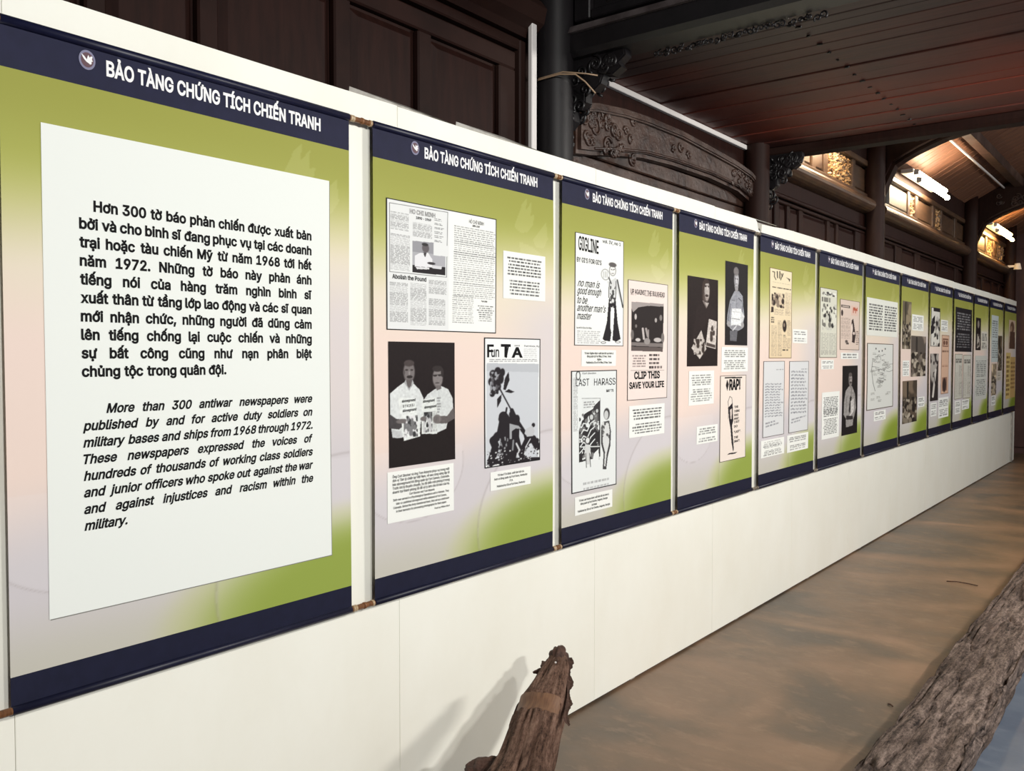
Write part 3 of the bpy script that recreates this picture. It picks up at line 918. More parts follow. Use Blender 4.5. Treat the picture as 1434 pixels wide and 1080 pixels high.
M['emblem_ring'] = material('emblem_ring', (122, 122, 150)); M['emblem_in'] = material('emblem_disc', (92, 62, 72))
BL = ['first and nearest banner, holding one large white bilingual text sheet',
      'banner with the photo of two men holding newspapers, right of the large text sheet',
      'banner with the tall black flared trousers drawing at its upper left',
      'banner with two black portrait photos and a cover reading RAP',
      'banner with a yellowed newspaper page above two handwritten letters',
      'banner with two illustrated pages over a black portrait of a standing man',
      'banner with a two-column text sheet above a line-drawn map',
      'banner with three brown crowd photos staggered down it',
      'banner with black and white photos left of a pinkish newspaper page',
      'banner with a black text block above two pale pages',
      'narrow banner with a slim dark photo above a large pale text sheet',
      'last banner but one, with a pale blue-grey sheet above small collage prints',
      'last banner in the row, with a brown portrait above yellow pages']
roots = []
for k, (ya, yb) in enumerate(BE):
    wd = yb - ya
    t = thing('hanging_banner', (BX, ya, ZB), BL[k], 'banner', 'exhibition banners on the white partition'); roots.append(t)
    res = (220, 330) if k == 0 else (170, 260) if k < 3 else (100, 160) if k < 6 else (50, 90)
    cv = background(res[0], res[1], k)
    link('cloth', canvas_mesh('cloth', cv, 0, ZF - ZB, wd, ZH - ZF, 0, k, M['cloth']), None, t)
    # header and footer bands with sleeve rods
    for nm, z0, z1, mt in (('header_band', ZH - ZB, HEIGHT, M['navy']), ('footer_band', 0, ZF - ZB, M['foot'])):
        n = 24
        v = []
        for j in range(5):
            for i in range(n + 1):
                y_ = wd * i / n; z_ = z0 + (z1 - z0) * j / 4
                v.append((cl(y_, z_, k), y_, z_))
        raw(nm, v, [(j * (n + 1) + i, j * (n + 1) + i + 1, (j + 1) * (n + 1) + i + 1, (j + 1) * (n + 1) + i) for j in range(4) for i in range(n)], mt, t, smooth=True)
    gap = (BE[k + 1][0] - yb) if k < 12 else .02
    for zc, nm, mt, r in ((HEIGHT - .006, 'top_sleeve', M['sleeve'], .0115), (.006, 'bottom_sleeve', M['foot'], .0105)):
        tube(nm, [(-.001, .002, zc), (-.001, wd - .002, zc)], r, mt, t, 12)
        o = tube(nm.split('_')[0] + '_rod', [(-.001, (-.1 if k == 0 else .02), zc), (-.001, wd / 2, zc), (-.001, wd + gap - .003, zc)], .0085 if k < 3 else .007, M['bamboo'] if k < 3 else M['bamboo_grey'], t, 10)
        if k < 8:
            for yy in ((wd + .008, wd + .016, wd + gap * .55, wd + gap - .01)):
                tube('tape_wrap', [(-.001, yy - .0035, zc), (-.001, yy + .0035, zc)], .0105 if k < 3 else .0095, (M['tape'] if yy != wd + gap * .55 else M['bamboo']) if k < 3 else M['bamboo_grey'], o, 10)
    # heading
    tx = Text()
    tx.add('BẢO TÀNG CHỨNG TÍCH CHIẾN TRANH', .235 * wd / .985, 2.163 - ZB, .0335, .640 * wd / .985, bold=.028)
    h = tx.build('heading_text', M['white_ink'], t, .0012, k)
    emblem(t, .19 * wd / .985, 2.187 - ZB, .0225, .0012, k)


def place(k, TL, BR):
    """rectangle of a print on banner k from its measured corners -> local y0, z0(bottom), width, height"""
    y0, z1 = W(TL[0], TL[1], BX); y1, z0 = W(BR[0], BR[1], BX)
    a, b = BE[k]
    y0 = max(y0, a + .006); y1 = min(y1, b - .006)
    return y0 - a, z0 - ZB, y1 - y0, z1 - z0


def stick(k, name, TL, BR, cv, off=.0018, label=None):
    y0, z0, w_, h_ = place(k, TL, BR)
    o = link(name, canvas_mesh(name, cv, y0, z0, w_, h_, off, k, M['print']), None, roots[k])
    if label: o['label'] = label
    return o, (y0, z0, w_, h_)


def card(k, TL, BR, n1=4, n2=4, res=None, al=.62, tone=(238, 240, 236), name='caption_card', m=.08, ink=(50, 50, 52)):
    y0, z0, w_, h_ = place(k, TL, BR)
    res = res or max(18, int((BR[0] - TL[0]) * 1.7))
    ny = max(16, min(160, int((BR[1] - TL[1]) * 1.9)))
    cv = Canvas(res, ny, tone)
    if n1:
        tot = n1 + n2 + (1 if n2 else 0); v0, v1 = .10, .92
        s = (v1 - v0) / tot
        cv.rows(m, v0, 1 - m, v0 + s * n1, n1, ink, al=al, ragged=.12, centre=True)
        if n2: cv.rows(m, v0 + s * (n1 + 1), 1 - m, v1, n2, ink, al=al * .9, ragged=.2, centre=True)
    o = link(name, canvas_mesh(name, cv, y0, z0, w_, h_, .0014, k, M['print']), None, roots[k])
    return o, (y0, z0, w_, h_)


# ---- banner 1: the big text sheet
k = 0; a0 = BE[0][0]
y0, z0, w_, h_ = .906 - a0, .905 - ZB, .824, 2.022 - .905
sheet = link('text_sheet', canvas_mesh('text_sheet', Canvas(30, 40, (233, 237, 233)), y0, z0, w_, h_, .0016, 0, M['print']), None, roots[0])
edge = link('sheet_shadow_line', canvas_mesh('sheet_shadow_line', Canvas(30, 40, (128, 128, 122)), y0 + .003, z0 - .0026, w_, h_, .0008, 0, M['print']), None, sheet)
tx = Text()
L0, L1 = .987 - a0, 1.663 - a0
VN = ['Hơn 300 tờ báo phản chiến được xuất bản', 'bởi và cho binh sĩ đang phục vụ tại các doanh', 'trại hoặc tàu chiến Mỹ từ năm 1968 tới hết', 'năm 1972. Những tờ báo này phản ánh',
      'tiếng nói của hàng trăm nghìn binh sĩ', 'xuất thân từ tầng lớp lao động và các sĩ quan', 'mới nhận chức, những người đã dũng cảm', 'lên tiếng chống lại cuộc chiến và những', 'sự bất công cũng như nạn phân biệt', 'chủng tộc trong quân đội.']
EN = ['More than 300 antiwar newspapers were', 'published by and for active duty soldiers on', 'military bases and ships from 1968 through 1972.', 'These newspapers expressed the voices of', 'hundreds of thousands of working class soldiers',
      'and junior officers who spoke out against the war', 'and against injustices and racism within the', 'military.']
for i, s in enumerate(VN): tx.just(s, L0 + (.034 if i == 0 else 0), L1, 1.840 - .0428 * i - ZB, .0236, bold=.030, sx=.98, full=i < 9)
for i, s in enumerate(EN): tx.just(s, L0 + (.056 if i == 0 else 0), L1, 1.368 - .0389 * i - ZB, .0212, bold=.026, ital=.24, sx=.98, full=i < 7)
tx.build('lettering', M['ink'], sheet, .0024, 0)

# ---- banner 2
k = 1
cv = Canvas(290, 330, (238, 239, 236), quad=(27, 870, 35, 215, 1027, 1062))
G = (168, 168, 170)
cv.poly([(27, 35), (478, 140), (478, 1040), (27, 1027)], (226, 228, 228))
cv.line([(50, 75), (468, 150), (460, 635), (50, 590), (50, 75)], .004, (70, 70, 72))
for q in ((50, 135, 180, 290), (50, 300, 190, 590)): 
    u0, v0 = cv.q((q[0] + 6, q[1])); u1, v1 = cv.q((q[2], q[3])); cv.rows(u0, v0, u1, v1, int((v1 - v0) * 110), (120, 120, 122), al=.8)
for (x0, y0_, x1, y1_) in ((208, 215, 350, 350), (50, 665, 175, 975), (192, 672, 308, 1000), (325, 650, 460, 770), (325, 790, 450, 1000)):
    u0, v0 = cv.q((x0, y0_)); u1, v1 = cv.q((x1, y1_)); cv.rows(u0, v0, u1, v1, max(6, int((v1 - v0) * 110)), (125, 125, 127), al=.8)
for j in range(8):
    u0, v0 = cv.q((368, 190 + j * 32)); u1, v1 = cv.q((440, 212 + j * 32)); cv.rows(u0, v0, u1, v0 + .022, 2, (90, 90, 92), al=.8, ragged=.4)
# small photo of a man in a white tunic at a desk
cv.poly([(206, 358), (362, 375), (450, 470), (450, 622), (206, 595)], (172, 172, 178))
cv.poly([(206, 358), (362, 375), (362, 460), (206, 440)], (150, 150, 156))
cv.poly([(362, 378), (470, 400), (470, 480), (362, 470)], (226, 228, 228))
cv.poly([(206, 540), (450, 560), (450, 622), (206, 595)], (38, 34, 38))
cv.poly([(225, 470), (262, 450), (320, 450), (352, 500), (350, 560), (225, 552)], (226, 226, 230))
cv.ell(302, 415, 26, 34, (98, 92, 96)); cv.ell(298, 388, 24, 12, (56, 54, 56)); cv.poly([(285, 445), (310, 450), (300, 485), (290, 470)], (70, 66, 70))
cv.poly([(230, 555), (330, 560), (330, 575), (240, 572)], (215, 215, 218)); cv.poly([(350, 545), (425, 555), (420, 575), (350, 565)], (210, 210, 214)); cv.ell(345, 530, 30, 10, (60, 56, 60))
# right page
for (x0, y0_, x1, y1_, n) in ((518, 262, 862, 385, 6), (518, 375, 866, 462, 4), (515, 455, 862, 690, 13), (512, 685, 858, 780, 5), (508, 785, 680, 975, 11)):
    u0, v0 = cv.q((x0, y0_ - 20)); u1, _ = cv.q((x1, y0_)); _, v1 = cv.q((x0, y1_ + 5)); cv.rows(u0, v0, u1, v1, n + 3, (84, 86, 88), al=.62, ragged=.06, fill=.42)
u0, v0 = cv.q((706, 845)); u1, v1 = cv.q((852, 980)); cv.rows(u0, v0, u1, v1, 8, (70, 72, 74), al=.85, ragged=.3, fill=.45, centre=True)
cv.border(.0085, (28, 28, 30))
o, (y0, z0, w_, h_) = stick(k, 'newspaper_spread', (540, 276.5), (695, 467), cv, label='two-page newspaper spread in a black outline')
tx = Text()
P = lambda x, y_: (y0 + cv.q((x, y_))[0] * w_, z0 + (1 - cv.q((x, y_))[1]) * h_)
p = P(66, 640); tx.add('Abolish the Pound', p[0], p[1], .0135, w_ * .285, bold=.02)
p = P(637, 225); tx.add('HỒ CHÍ MINH', p[0], p[1] - .004, .0125, w_ * .145, bold=.0)
p = P(665, 262); tx.add('1890-1969', p[0], p[1], .007, w_ * .07, bold=.02)
p = P(232, 188); tx.add('1890 - 1969', p[0], p[1] - .003, .008, w_ * .13, bold=.02)
p = P(772, 828); tx.add('Your Letter', p[0] - .02, p[1], .006, w_ * .06, bold=.02)
tx.build('lettering', M['ink'], o, .0026, k)
tx = Text(); p = P(187, 138); tx.add('HO CHI MINH', p[0], p[1] - .006, .014, w_ * .22, bold=.03)
g = tx.build('faint_title', material('grey_ink', (150, 150, 150)), o, .0026, k)
# two men holding newspapers
cv = Canvas(190, 310, (34, 27, 28), quad=(42, 600, 48, 66, 1052, 980))
SK = (118, 112, 112); WH = (214, 218, 218)
cv.poly([(52, 460), (110, 410), (160, 375), (240, 380), (290, 430), (325, 500), (325, 640), (300, 690), (290, 800), (70, 810), (60, 740), (52, 620)], WH)
cv.poly([(45, 620), (100, 660), (170, 670), (180, 700), (120, 745), (45, 735)], (70, 66, 68))
cv.poly([(60, 745), (140, 760), (150, 820), (70, 808)], (190, 192, 194))
cv.ell(206, 290, 46, 84, SK); cv.ell(206, 222, 42, 26, (74, 66, 66)); cv.ell(210, 330, 24, 12, (50, 44, 44)); cv.ell(186, 275, 13, 7, (60, 54, 54)); cv.ell(228, 275, 12, 7, (60, 54, 54)); cv.ell(208, 300, 7, 16, (140, 134, 134))
cv.ell(165, 295, 8, 22, (86, 80, 80)); cv.poly([(165, 372), (205, 440), (245, 378), (232, 350), (180, 350)], (170, 172, 174)); cv.poly([(180, 350), (232, 350), (222, 400), (205, 420), (190, 400)], (98, 92, 92))
cv.poly([(358, 470), (420, 430), (480, 405), (540, 430), (580, 500), (585, 590), (540, 660), (520, 740), (400, 790), (350, 700), (320, 520)], (206, 210, 210))
cv.poly([(590, 570), (598, 660), (520, 700), (440, 700), (420, 660), (470, 640), (530, 640)], (98, 92, 92))
cv.ell(448, 340, 44, 78, (128, 122, 122)); cv.ell(446, 268, 44, 24, (52, 46, 46)); cv.ell(488, 300, 12, 34, (52, 46, 46)); cv.ell(425, 322, 17, 8, (54, 48, 48)); cv.ell(466, 320, 16, 8, (54, 48, 48)); cv.line([(405, 318), (488, 314)], .006, (48, 44, 44)); cv.ell(444, 380, 20, 6, (80, 74, 74))
cv.poly([(425, 400), (475, 400), (480, 425), (440, 440)], (110, 104, 104))
cv.rows(cv.q((440, 490))[0], cv.q((440, 490))[1], cv.q((480, 490))[0], cv.q((460, 620))[1], 6, (110, 110, 112), al=.7, ragged=.5)
cv.poly([(60, 815), (290, 805), (530, 760), (560, 1000), (45, 1050)], (34, 28, 28))
cv.poly([(115, 490), (250, 500), (296, 800), (160, 836)], (224, 228, 226)); cv.poly([(310, 510), (430, 490), (446, 640), (440, 780), (306, 782)], (218, 222, 220))
cv.blobs(*cv.q((160, 640)), *cv.q((275, 800)), 60, [(60, 60, 62), (220, 220, 222), (120, 120, 122)], .01, .03, 3)
cv.blobs(*cv.q((322, 610)), *cv.q((398, 765)), 45, [(50, 50, 52), (190, 190, 192), (110, 110, 112)], .01, .03, 4)
cv.rows(*cv.q((400, 600)), *cv.q((440, 760)), 14, (120, 120, 122), al=.6)
cv.ell(140, 680, 42, 18, (112, 106, 106)); cv.ell(322, 662, 26, 18, (108, 102, 102)); cv.ell(440, 665, 36, 36, (118, 112, 112))
for q in range(3): cv.line([(418 + q * 14, 648), (424 + q * 14, 690)], .006, (80, 76, 76))
cv.blur(1); cv.grain(.03, 4, 3)
o, (y0, z0, w_, h_) = stick(k, 'photo_print', (543.2, 478.2), (637.7, 643), cv, label='dark photo of two men in white shirts holding newspapers')
tx = Text()
for (x, yy, ln) in ((145, 532, 110), (150, 608, 112), (318, 535, 100), (330, 582, 104)):
    p = P(x, yy); tx.add('aboveground', p[0], p[1], .0085, w_ * ln / 558, bold=.02, slope=.05)
p = P(152, 572); tx.add('S T R I K E !', p[0], p[1], .008, w_ * .17, bold=.02, slope=.05)
tx.build('lettering', M['ink'], o, .0026, k)
o, (y0, z0, w_, h_) = card(k, (541.5, 662), (635.5, 714.5), 0, 0)
tx = Text()
CB = ['Ông Curt Stocker và ông Tom Roberts phục vụ trong một', 'đơn vị Tâm lý chiến tại Việt Nam, về sau cùng sáng lập tờ', 'báo aboveground khi đóng quân tại Fort Carson, Colorado.', 'Trước khi bị thuyên chuyển, họ đã biến một phòng ở trong', 'doanh trại thành phòng tối để xử lý ảnh cho tờ báo của họ.',
      'Curt Stocker and Tom Roberts', 'Both men served in a Psychological Operations unit in Vietnam. They', 'later co-published aboveground while stationed at Fort Carson,', 'Colorado. Before the Army transferred them, they set up a darkroom', 'in their barracks for processing photographs for their paper.']
for i, s in enumerate(CB):
    tx.add(s, y0 + w_ / 2, z0 + h_ * (.875 - .076 * i), .0082 if i < 5 else .0072, w_ * (.86 if i < 5 else (.38 if i == 5 else .84 if i % 2 == 0 else .76)), bold=.012, align='c')
tx.add('Photo by William Short', y0 + w_ * .93, z0 + h_ * .105, .006, w_ * .24, bold=.01, align='r')
tx.build('lettering', M['ink'], o, .0022, k)
# flower page
cv = Canvas(150, 300, (236, 238, 238), quad=(30, 400, 35, 45, 880, 826))
cv.poly([(45, 200), (388, 205), (385, 815), (38, 860)], (200, 204, 210)); cv.poly([(45, 200), (388, 205), (388, 260), (45, 250)], (186, 190, 196))
BK = (38, 34, 38)
for (x, y_, a, b) in ((85, 270, 22, 26), (115, 250, 20, 24), (145, 260, 16, 26), (75, 320, 20, 28), (110, 310, 26, 30), (95, 370, 26, 30), (135, 300, 18, 34), (80, 400, 16, 18), (120, 350, 16, 26)): cv.ell(x, y_, a, b, BK)
cv.blobs(*cv.q((65, 255)), *cv.q((125, 400)), 30, [(150, 152, 158), (90, 88, 92), (38, 34, 38)], .01, .025, 9)
cv.poly([(150, 370), (160, 300), (185, 255), (190, 310), (165, 375)], BK); cv.poly([(160, 385), (185, 368), (222, 385), (200, 394)], BK); cv.poly([(110, 490), (112, 430), (140, 400), (135, 445)], BK)
cv.line([(125, 360), (200, 500), (270, 640)], .022, BK)
for pts, wd_ in (([(70, 840), (100, 740), (85, 700), (130, 660), (150, 560)], .13), ([(150, 840), (160, 720), (150, 640), (160, 560), (150, 545)], .16), ([(200, 840), (215, 740), (205, 660), (215, 560)], .16),
                 ([(290, 840), (250, 740), (235, 680), (240, 560)], .10), ([(172, 490), (160, 560)], .03), ([(205, 505), (230, 560), (290, 650)], .07), ([(280, 760), (310, 700), (350, 690), (380, 740)], .12), ([(60, 835), (385, 825)], .09), ([(290, 650), (300, 690)], .05)): cv.line(pts, wd_, BK)
for x, y_, r_ in ((138, 560, 20), (205, 530, 18), (240, 552, 16), (110, 672, 24), (92, 715, 22), (352, 600, 12), (190, 660, 20), (378, 700, 14)): cv.ell(x, y_, r_, r_ * 1.15, BK)
cv.poly([(300, 625), (345, 605), (362, 640), (350, 672), (312, 676), (290, 655)], (190, 192, 196)); cv.poly([(190, 590), (250, 605), (270, 625), (232, 622), (205, 640), (204, 690), (190, 690)], (160, 162, 166)); cv.line([(215, 700), (210, 760)], .03, (130, 132, 136)); cv.line([(235, 720), (255, 760), (240, 800)], .03, (200, 202, 206))
cv.line([(128, 690), (140, 740), (120, 790)], .02, (150, 152, 156)); cv.line([(160, 680), (170, 740)], .025, (140, 142, 146)); cv.line([(330, 690), (300, 740), (290, 790)], .02, (200, 202, 206))
cv.blobs(*cv.q((110, 680)), *cv.q((180, 820)), 26, [(150, 152, 156), (38, 34, 38), (38, 34, 38)], .008, .02, 2)
cv.blobs(*cv.q((42, 770)), *cv.q((386, 850)), 170, [(220, 222, 224), (38, 34, 38), (38, 34, 38), (180, 182, 186)], .006, .018, 5, .8); cv.blur(1)
cv.rows(*cv.q((285, 105)), *cv.q((375, 165)), 9, (150, 152, 154), al=.7); cv.rows(*cv.q((60, 172)), *cv.q((380, 192)), 2, (110, 110, 112), al=.8)
cv.border(.014, (24, 24, 26))
o, (y0, z0, w_, h_) = stick(k, 'newspaper_cover', (678.7, 472.6), (755.9, 644.3), cv, label='newspaper cover with a flower held up by a dark group')
tx = Text()
p = P(48, 160); tx.add('F', p[0], p[1], .044, w_ * .11, bold=.02); tx.add('un', p[0] + w_ * .07, p[1], .036, w_ * .13, bold=.01)
p = P(134, 158); tx.add('T', p[0], p[1], .044, w_ * .17, bold=.03); tx.add('/', p[0] + w_ * .08, p[1] + .002, .036, w_ * .06, bold=.02)
p = P(203, 162); tx.add('A', p[0], p[1], .036, w_ * .20, bold=.03)
p = P(222, 92); tx.add('and', p[0], p[1], .006, w_ * .09)
p = P(288, 96); tx.add('Fort Knox, Ky', p[0], p[1], .007, w_ * .28)
tx.build('lettering', M['ink'], o, .0026, k)
o, (y0, z0, w_, h_) = card(k, (687, 662), (742.8, 677.5), 0, 0)
tx = Text()
for i, (s, f) in enumerate([('Tờ báo FTA được xuất bản bởi các', .66), ('binh sĩ đóng quân tại Fort Knox, Kentucky', .82), ('FTA', .08), ('Published by GIs at Fort Knox, Kentucky', .70)]):
    tx.add(s, y0 + w_ / 2, z0 + h_ * (.74 - .2 * i), .0075, w_ * f, bold=.012, align='c')
tx.build('lettering', M['ink'], o, .0022, k)
card(k, (704.6, 350.8), (762.5, 422.5), 6, 5, 120, al=.95)

# ---- banner 3
k = 2
cv = Canvas(130, 290, (236, 238, 236), quad=(55, 468, 88, 165, 1050, 1050))
cv.poly([(345, 500), (395, 470), (412, 500), (452, 670), (440, 672), (400, 560), (395, 640), (330, 640), (335, 540), (320, 500)], (210, 212, 212))
cv.line([(345, 500), (335, 560), (335, 640)], .012, BK); cv.line([(410, 490), (450, 670), (460, 720)], .03, (70, 70, 72)); cv.line([(398, 500), (398, 600), (395, 650)], .012, BK)
cv.poly([(338, 640), (395, 640), (400, 700), (415, 850), (443, 990), (400, 1012), (370, 1000), (375, 920), (385, 760), (372, 712), (352, 760), (352, 900), (360, 935), (350, 1012), (300, 1005), (285, 990), (320, 850), (332, 700)], BK)
cv.poly([(355, 720), (385, 730), (378, 830), (360, 930), (350, 850)], (236, 238, 236))
cv.ell(368, 410, 30, 46, (90, 90, 90)); cv.ell(368, 412, 26, 40, (232, 232, 230)); cv.ell(368, 362, 34, 20, (96, 92, 92)); cv.line([(355, 400), (363, 405)], .014, BK); cv.line([(374, 405), (384, 400)], .014, BK); cv.line([(360, 435), (378, 435)], .01, BK)
cv.ell(305, 445, 36, 46, (100, 100, 100)); cv.ell(305, 445, 33, 42, (236, 238, 236))
for q in (288, 303, 318): cv.line([(q, 420), (q + 1, 470)], .008, (90, 90, 90))
cv.line([(335, 470), (355, 520)], .03, (90, 90, 90)); cv.blobs(*cv.q((345, 540)), *cv.q((392, 690)), 22, [(70, 70, 70), (220, 220, 220)], .015, .03, 7)
cv.ell(292, 1022, 22, 10, (70, 70, 70)); cv.ell(292, 1022, 17, 6, (230, 230, 230)); cv.ell(418, 1015, 24, 10, (70, 70, 70)); cv.ell(418, 1015, 18, 6, (230, 230, 230))
cv.rows(*cv.q((75, 920)), *cv.q((268, 1035)), 7, (150, 150, 152), al=.7, ragged=.1)
cv.border(.013, (52, 46, 46))
o, (y0, z0, w_, h_) = stick(k, 'newspaper_cover', (805.3, 324.7), (872, 485), cv, label='cover lettered GIGLINE with a figure in flared black trousers')
tx = Text()
p = P(80, 235); tx.add('GIGLINE', p[0], p[1], .055, w_ * .40, bold=.016, slope=-.03)
p = P(68, 338); tx.add("BY GI'S FOR GI'S", p[0], p[1], .019, w_ * .49, bold=.012)
p = P(278, 175); tx.add('vol. IV, no 1', p[0], p[1], .014, w_ * .39, bold=.01)
for (x, y_, s, wd_) in ((76, 545, 'no man is', .44), (72, 610, 'good enough', .48), (74, 690, 'to be', .20), (74, 755, "another man's", .57), (72, 825, 'master', .29)):
    p = P(x, y_); tx.add(s, p[0], p[1], .030, w_ * wd_, bold=.006, ital=.5)
p = P(72, 905); tx.add('by and for GIs at Fort Bliss', p[0], p[1], .008, w_ * .29)
tx.build('lettering', M['ink'], o, .0026, k)
o, (y0, z0, w_, h_) = card(k, (815, 490), (862, 512.5), 0, 0); tx = Text()
for i, (s, f) in enumerate([('Tờ báo Gigline được xuất bản bởi các binh sĩ', .84), ('đóng quân tại Fort Bliss, El Paso, Texas', .70), ('Gigline', .12), ('Published by GIs at Fort Bliss, El Paso, Texas', .74)]):
    tx.add(s, y0 + w_ / 2, z0 + h_ * (.74 - .19 * i), .0085, w_ * f, bold=.012, align='c')
tx.build('lettering', M['ink'], o, .0022, k)
cv = Canvas(130, 310, (226, 230, 230), quad=(20, 310, 178, 170, 960, 893))
cv.poly([(65, 760), (65, 560), (100, 450), (150, 420), (200, 400), (200, 720)], (50, 48, 50)); cv.line([(85, 352), (200, 350), (198, 400)], .008, (90, 90, 92)); cv.poly([(85, 355), (200, 352), (150, 410), (90, 450)], (222, 226, 226)); cv.poly([(160, 400), (200, 360), (200, 420), (150, 430)], (60, 58, 60))
cv.blobs(*cv.q((68, 450)), *cv.q((195, 740)), 90, [(226, 230, 230), (50, 48, 50), (50, 48, 50), (120, 120, 120)], .012, .04, 8, 1.3)
for q in range(5): cv.line([(70 + q * 4, 700 - q * 42), (95, 670 - q * 40), (118, 690 - q * 44), (140, 640 - q * 44), (165, 610 - q * 40)], .022, (222, 226, 226))
for q in range(6): cv.line([(150 + q * 7, 430), (146 + q * 8, 520 + 8 * q)], .008, (190, 192, 192))
cv.ell(145, 470, 16, 24, (60, 58, 60)); cv.ell(145, 470, 11, 17, (200, 204, 204)); cv.ell(180, 430, 12, 18, (60, 58, 60)); cv.ell(180, 430, 8, 12, (190, 194, 194))
cv.line([(75, 660), (195, 655)], .02, (222, 226, 226)); cv.ell(120, 620, 16, 24, (70, 68, 70)); cv.ell(120, 618, 12, 18, (220, 222, 222)); cv.poly([(105, 645), (135, 645), (140, 700), (130, 770), (112, 770), (100, 700)], (206, 208, 208)); cv.line([(108, 700), (112, 790)], .014, (70, 70, 70)); cv.line([(132, 700), (138, 785)], .014, (70, 70, 70))
cv.poly([(160, 700), (190, 670), (192, 740), (150, 750)], (226, 230, 230))
cv.ell(243, 448, 20, 36, (60, 58, 60)); cv.ell(240, 455, 14, 28, (200, 202, 202)); cv.poly([(215, 500), (260, 490), (272, 560), (268, 650), (250, 720), (240, 800), (216, 800), (222, 700), (206, 640), (205, 540)], (70, 68, 70)); cv.poly([(225, 510), (255, 500), (263, 560), (258, 640), (243, 700), (234, 780), (226, 780), (232, 690), (218, 640), (216, 550)], (214, 216, 216))
cv.blobs(*cv.q((210, 500)), *cv.q((262, 620)), 20, [(90, 90, 90), (214, 216, 216)], .01, .03, 11)
cv.rows(*cv.q((32, 220)), *cv.q((60, 560)), 40, (120, 120, 122), al=.5, fill=.7); cv.ell(62, 208, 14, 30, (60, 60, 60)); cv.ell(62, 208, 9, 22, (226, 230, 230))
cv.rows(*cv.q((85, 880)), *cv.q((265, 905)), 2, (130, 130, 132), al=.6, fill=.4, centre=True, ragged=.3); cv.rows(*cv.q((95, 370)), *cv.q((165, 410)), 3, (110, 110, 112), al=.7)
cv.border(.016, (40, 38, 40))
o, (y0, z0, w_, h_) = stick(k, 'newspaper_cover', (800.6, 519.5), (862.8, 678.4), cv, label='cover lettered LAST HARASS with ink drawings of people')
tx = Text()
p = P(48, 275); tx.add('LAST', p[0], p[1], .030, w_ * .28, bold=-.004); p = P(160, 270); tx.add('HARASS', p[0], p[1], .030, w_ * .48, bold=-.004)
p = P(240, 310); tx.add("MAY '70", p[0], p[1], .011, w_ * .16, bold=.02); p = P(85, 200); tx.add('Fort Gordon', p[0], p[1], .008, w_ * .30, ital=.4)
tx.build('lettering', M['ink'], o, .0026, k)
o, (y0, z0, w_, h_) = card(k, (805, 697), (857, 709.5), 0, 0); tx = Text()
for i, (s, f) in enumerate([('Tờ báo Last Harass được xuất bản bởi các binh sĩ', .80), ('đóng quân tại Fort Gordon, Augusta, Georgia', .72), ('Last Harass', .14), ('Published by GIs at Fort Gordon, Augusta, Georgia', .86)]):
    tx.add(s, y0 + w_ / 2, z0 + h_ * (.72 - .19 * i), .0085, w_ * f, bold=.012, align='c')
tx.build('lettering', M['ink'], o, .0022, k)
cv = Canvas(120, 320, (235, 220, 214), quad=(40, 375, 68, 105, 1042, 1010))
cv.poly([(68, 245), (338, 258), (332, 642), (66, 640)], (44, 38, 38))
cv.poly([(68, 245), (338, 258), (335, 280), (200, 275), (120, 290), (80, 330), (68, 300)], (160, 152, 150)); cv.poly([(66, 570), (333, 575), (333, 605), (66, 598)], (124, 116, 114)); cv.poly([(66, 605), (333, 608), (332, 642), (66, 640)], (96, 86, 84))
for (x, y_, a, b, g) in ((100, 365, 9, 24, 190), (104, 440, 8, 14, 120), (268, 390, 10, 18, 170), (312, 370, 12, 24, 130), (120, 550, 20, 14, 200), (285, 548, 34, 18, 190), (195, 560, 26, 26, 150), (330, 530, 14, 40, 120), (75, 510, 12, 40, 110)): cv.ell(x, y_, a, b, (g, g - 6, g - 8))
cv.line([(158, 460), (168, 540)], .05, (190, 182, 180)); cv.line([(185, 460), (200, 520)], .05, (160, 152, 150)); cv.line([(205, 470), (205, 540)], .03, (150, 142, 140))
cv.rows(*cv.q((75, 670)), *cv.q((188, 770)), 5, (110, 98, 96), al=.9, ragged=.2, centre=True, fill=.6); cv.rows(*cv.q((212, 655)), *cv.q((330, 780)), 4, (50, 44, 44), al=1, ragged=.4, fill=.6)
cv.line([(66, 798), (345, 790)], .008, (120, 108, 104)); cv.rows(*cv.q((62, 183)), *cv.q((100, 196)), 1, (120, 110, 108), al=.8); cv.rows(*cv.q((170, 190)), *cv.q((225, 204)), 1, (110, 100, 98), al=.8); cv.rows(*cv.q((262, 200)), *cv.q((340, 214)), 1, (120, 110, 108), al=.8)
cv.border(.014, (70, 62, 58))
o, (y0, z0, w_, h_) = stick(k, 'newspaper_cover', (878.4, 391.4), (933.6, 557), cv, label='pinkish cover lettered CLIP THIS SAVE YOUR LIFE')
tx = Text()
p = P(60, 170); tx.add('UP AGAINST THE BULKHEAD', p[0], p[1] - .006, .022, w_ * .85, bold=.010)
p = P(92, 865); tx.add('CLIP THIS', p[0], p[1], .032, w_ * .64, bold=.03); p = P(54, 945); tx.add('SAVE YOUR LIFE', p[0], p[1], .028, w_ * .87, bold=.03)
tx.build('lettering', M['ink'], o, .0026, k)
card(k, (880.6, 569), (930, 606.7), 4, 4, 110, al=.9)

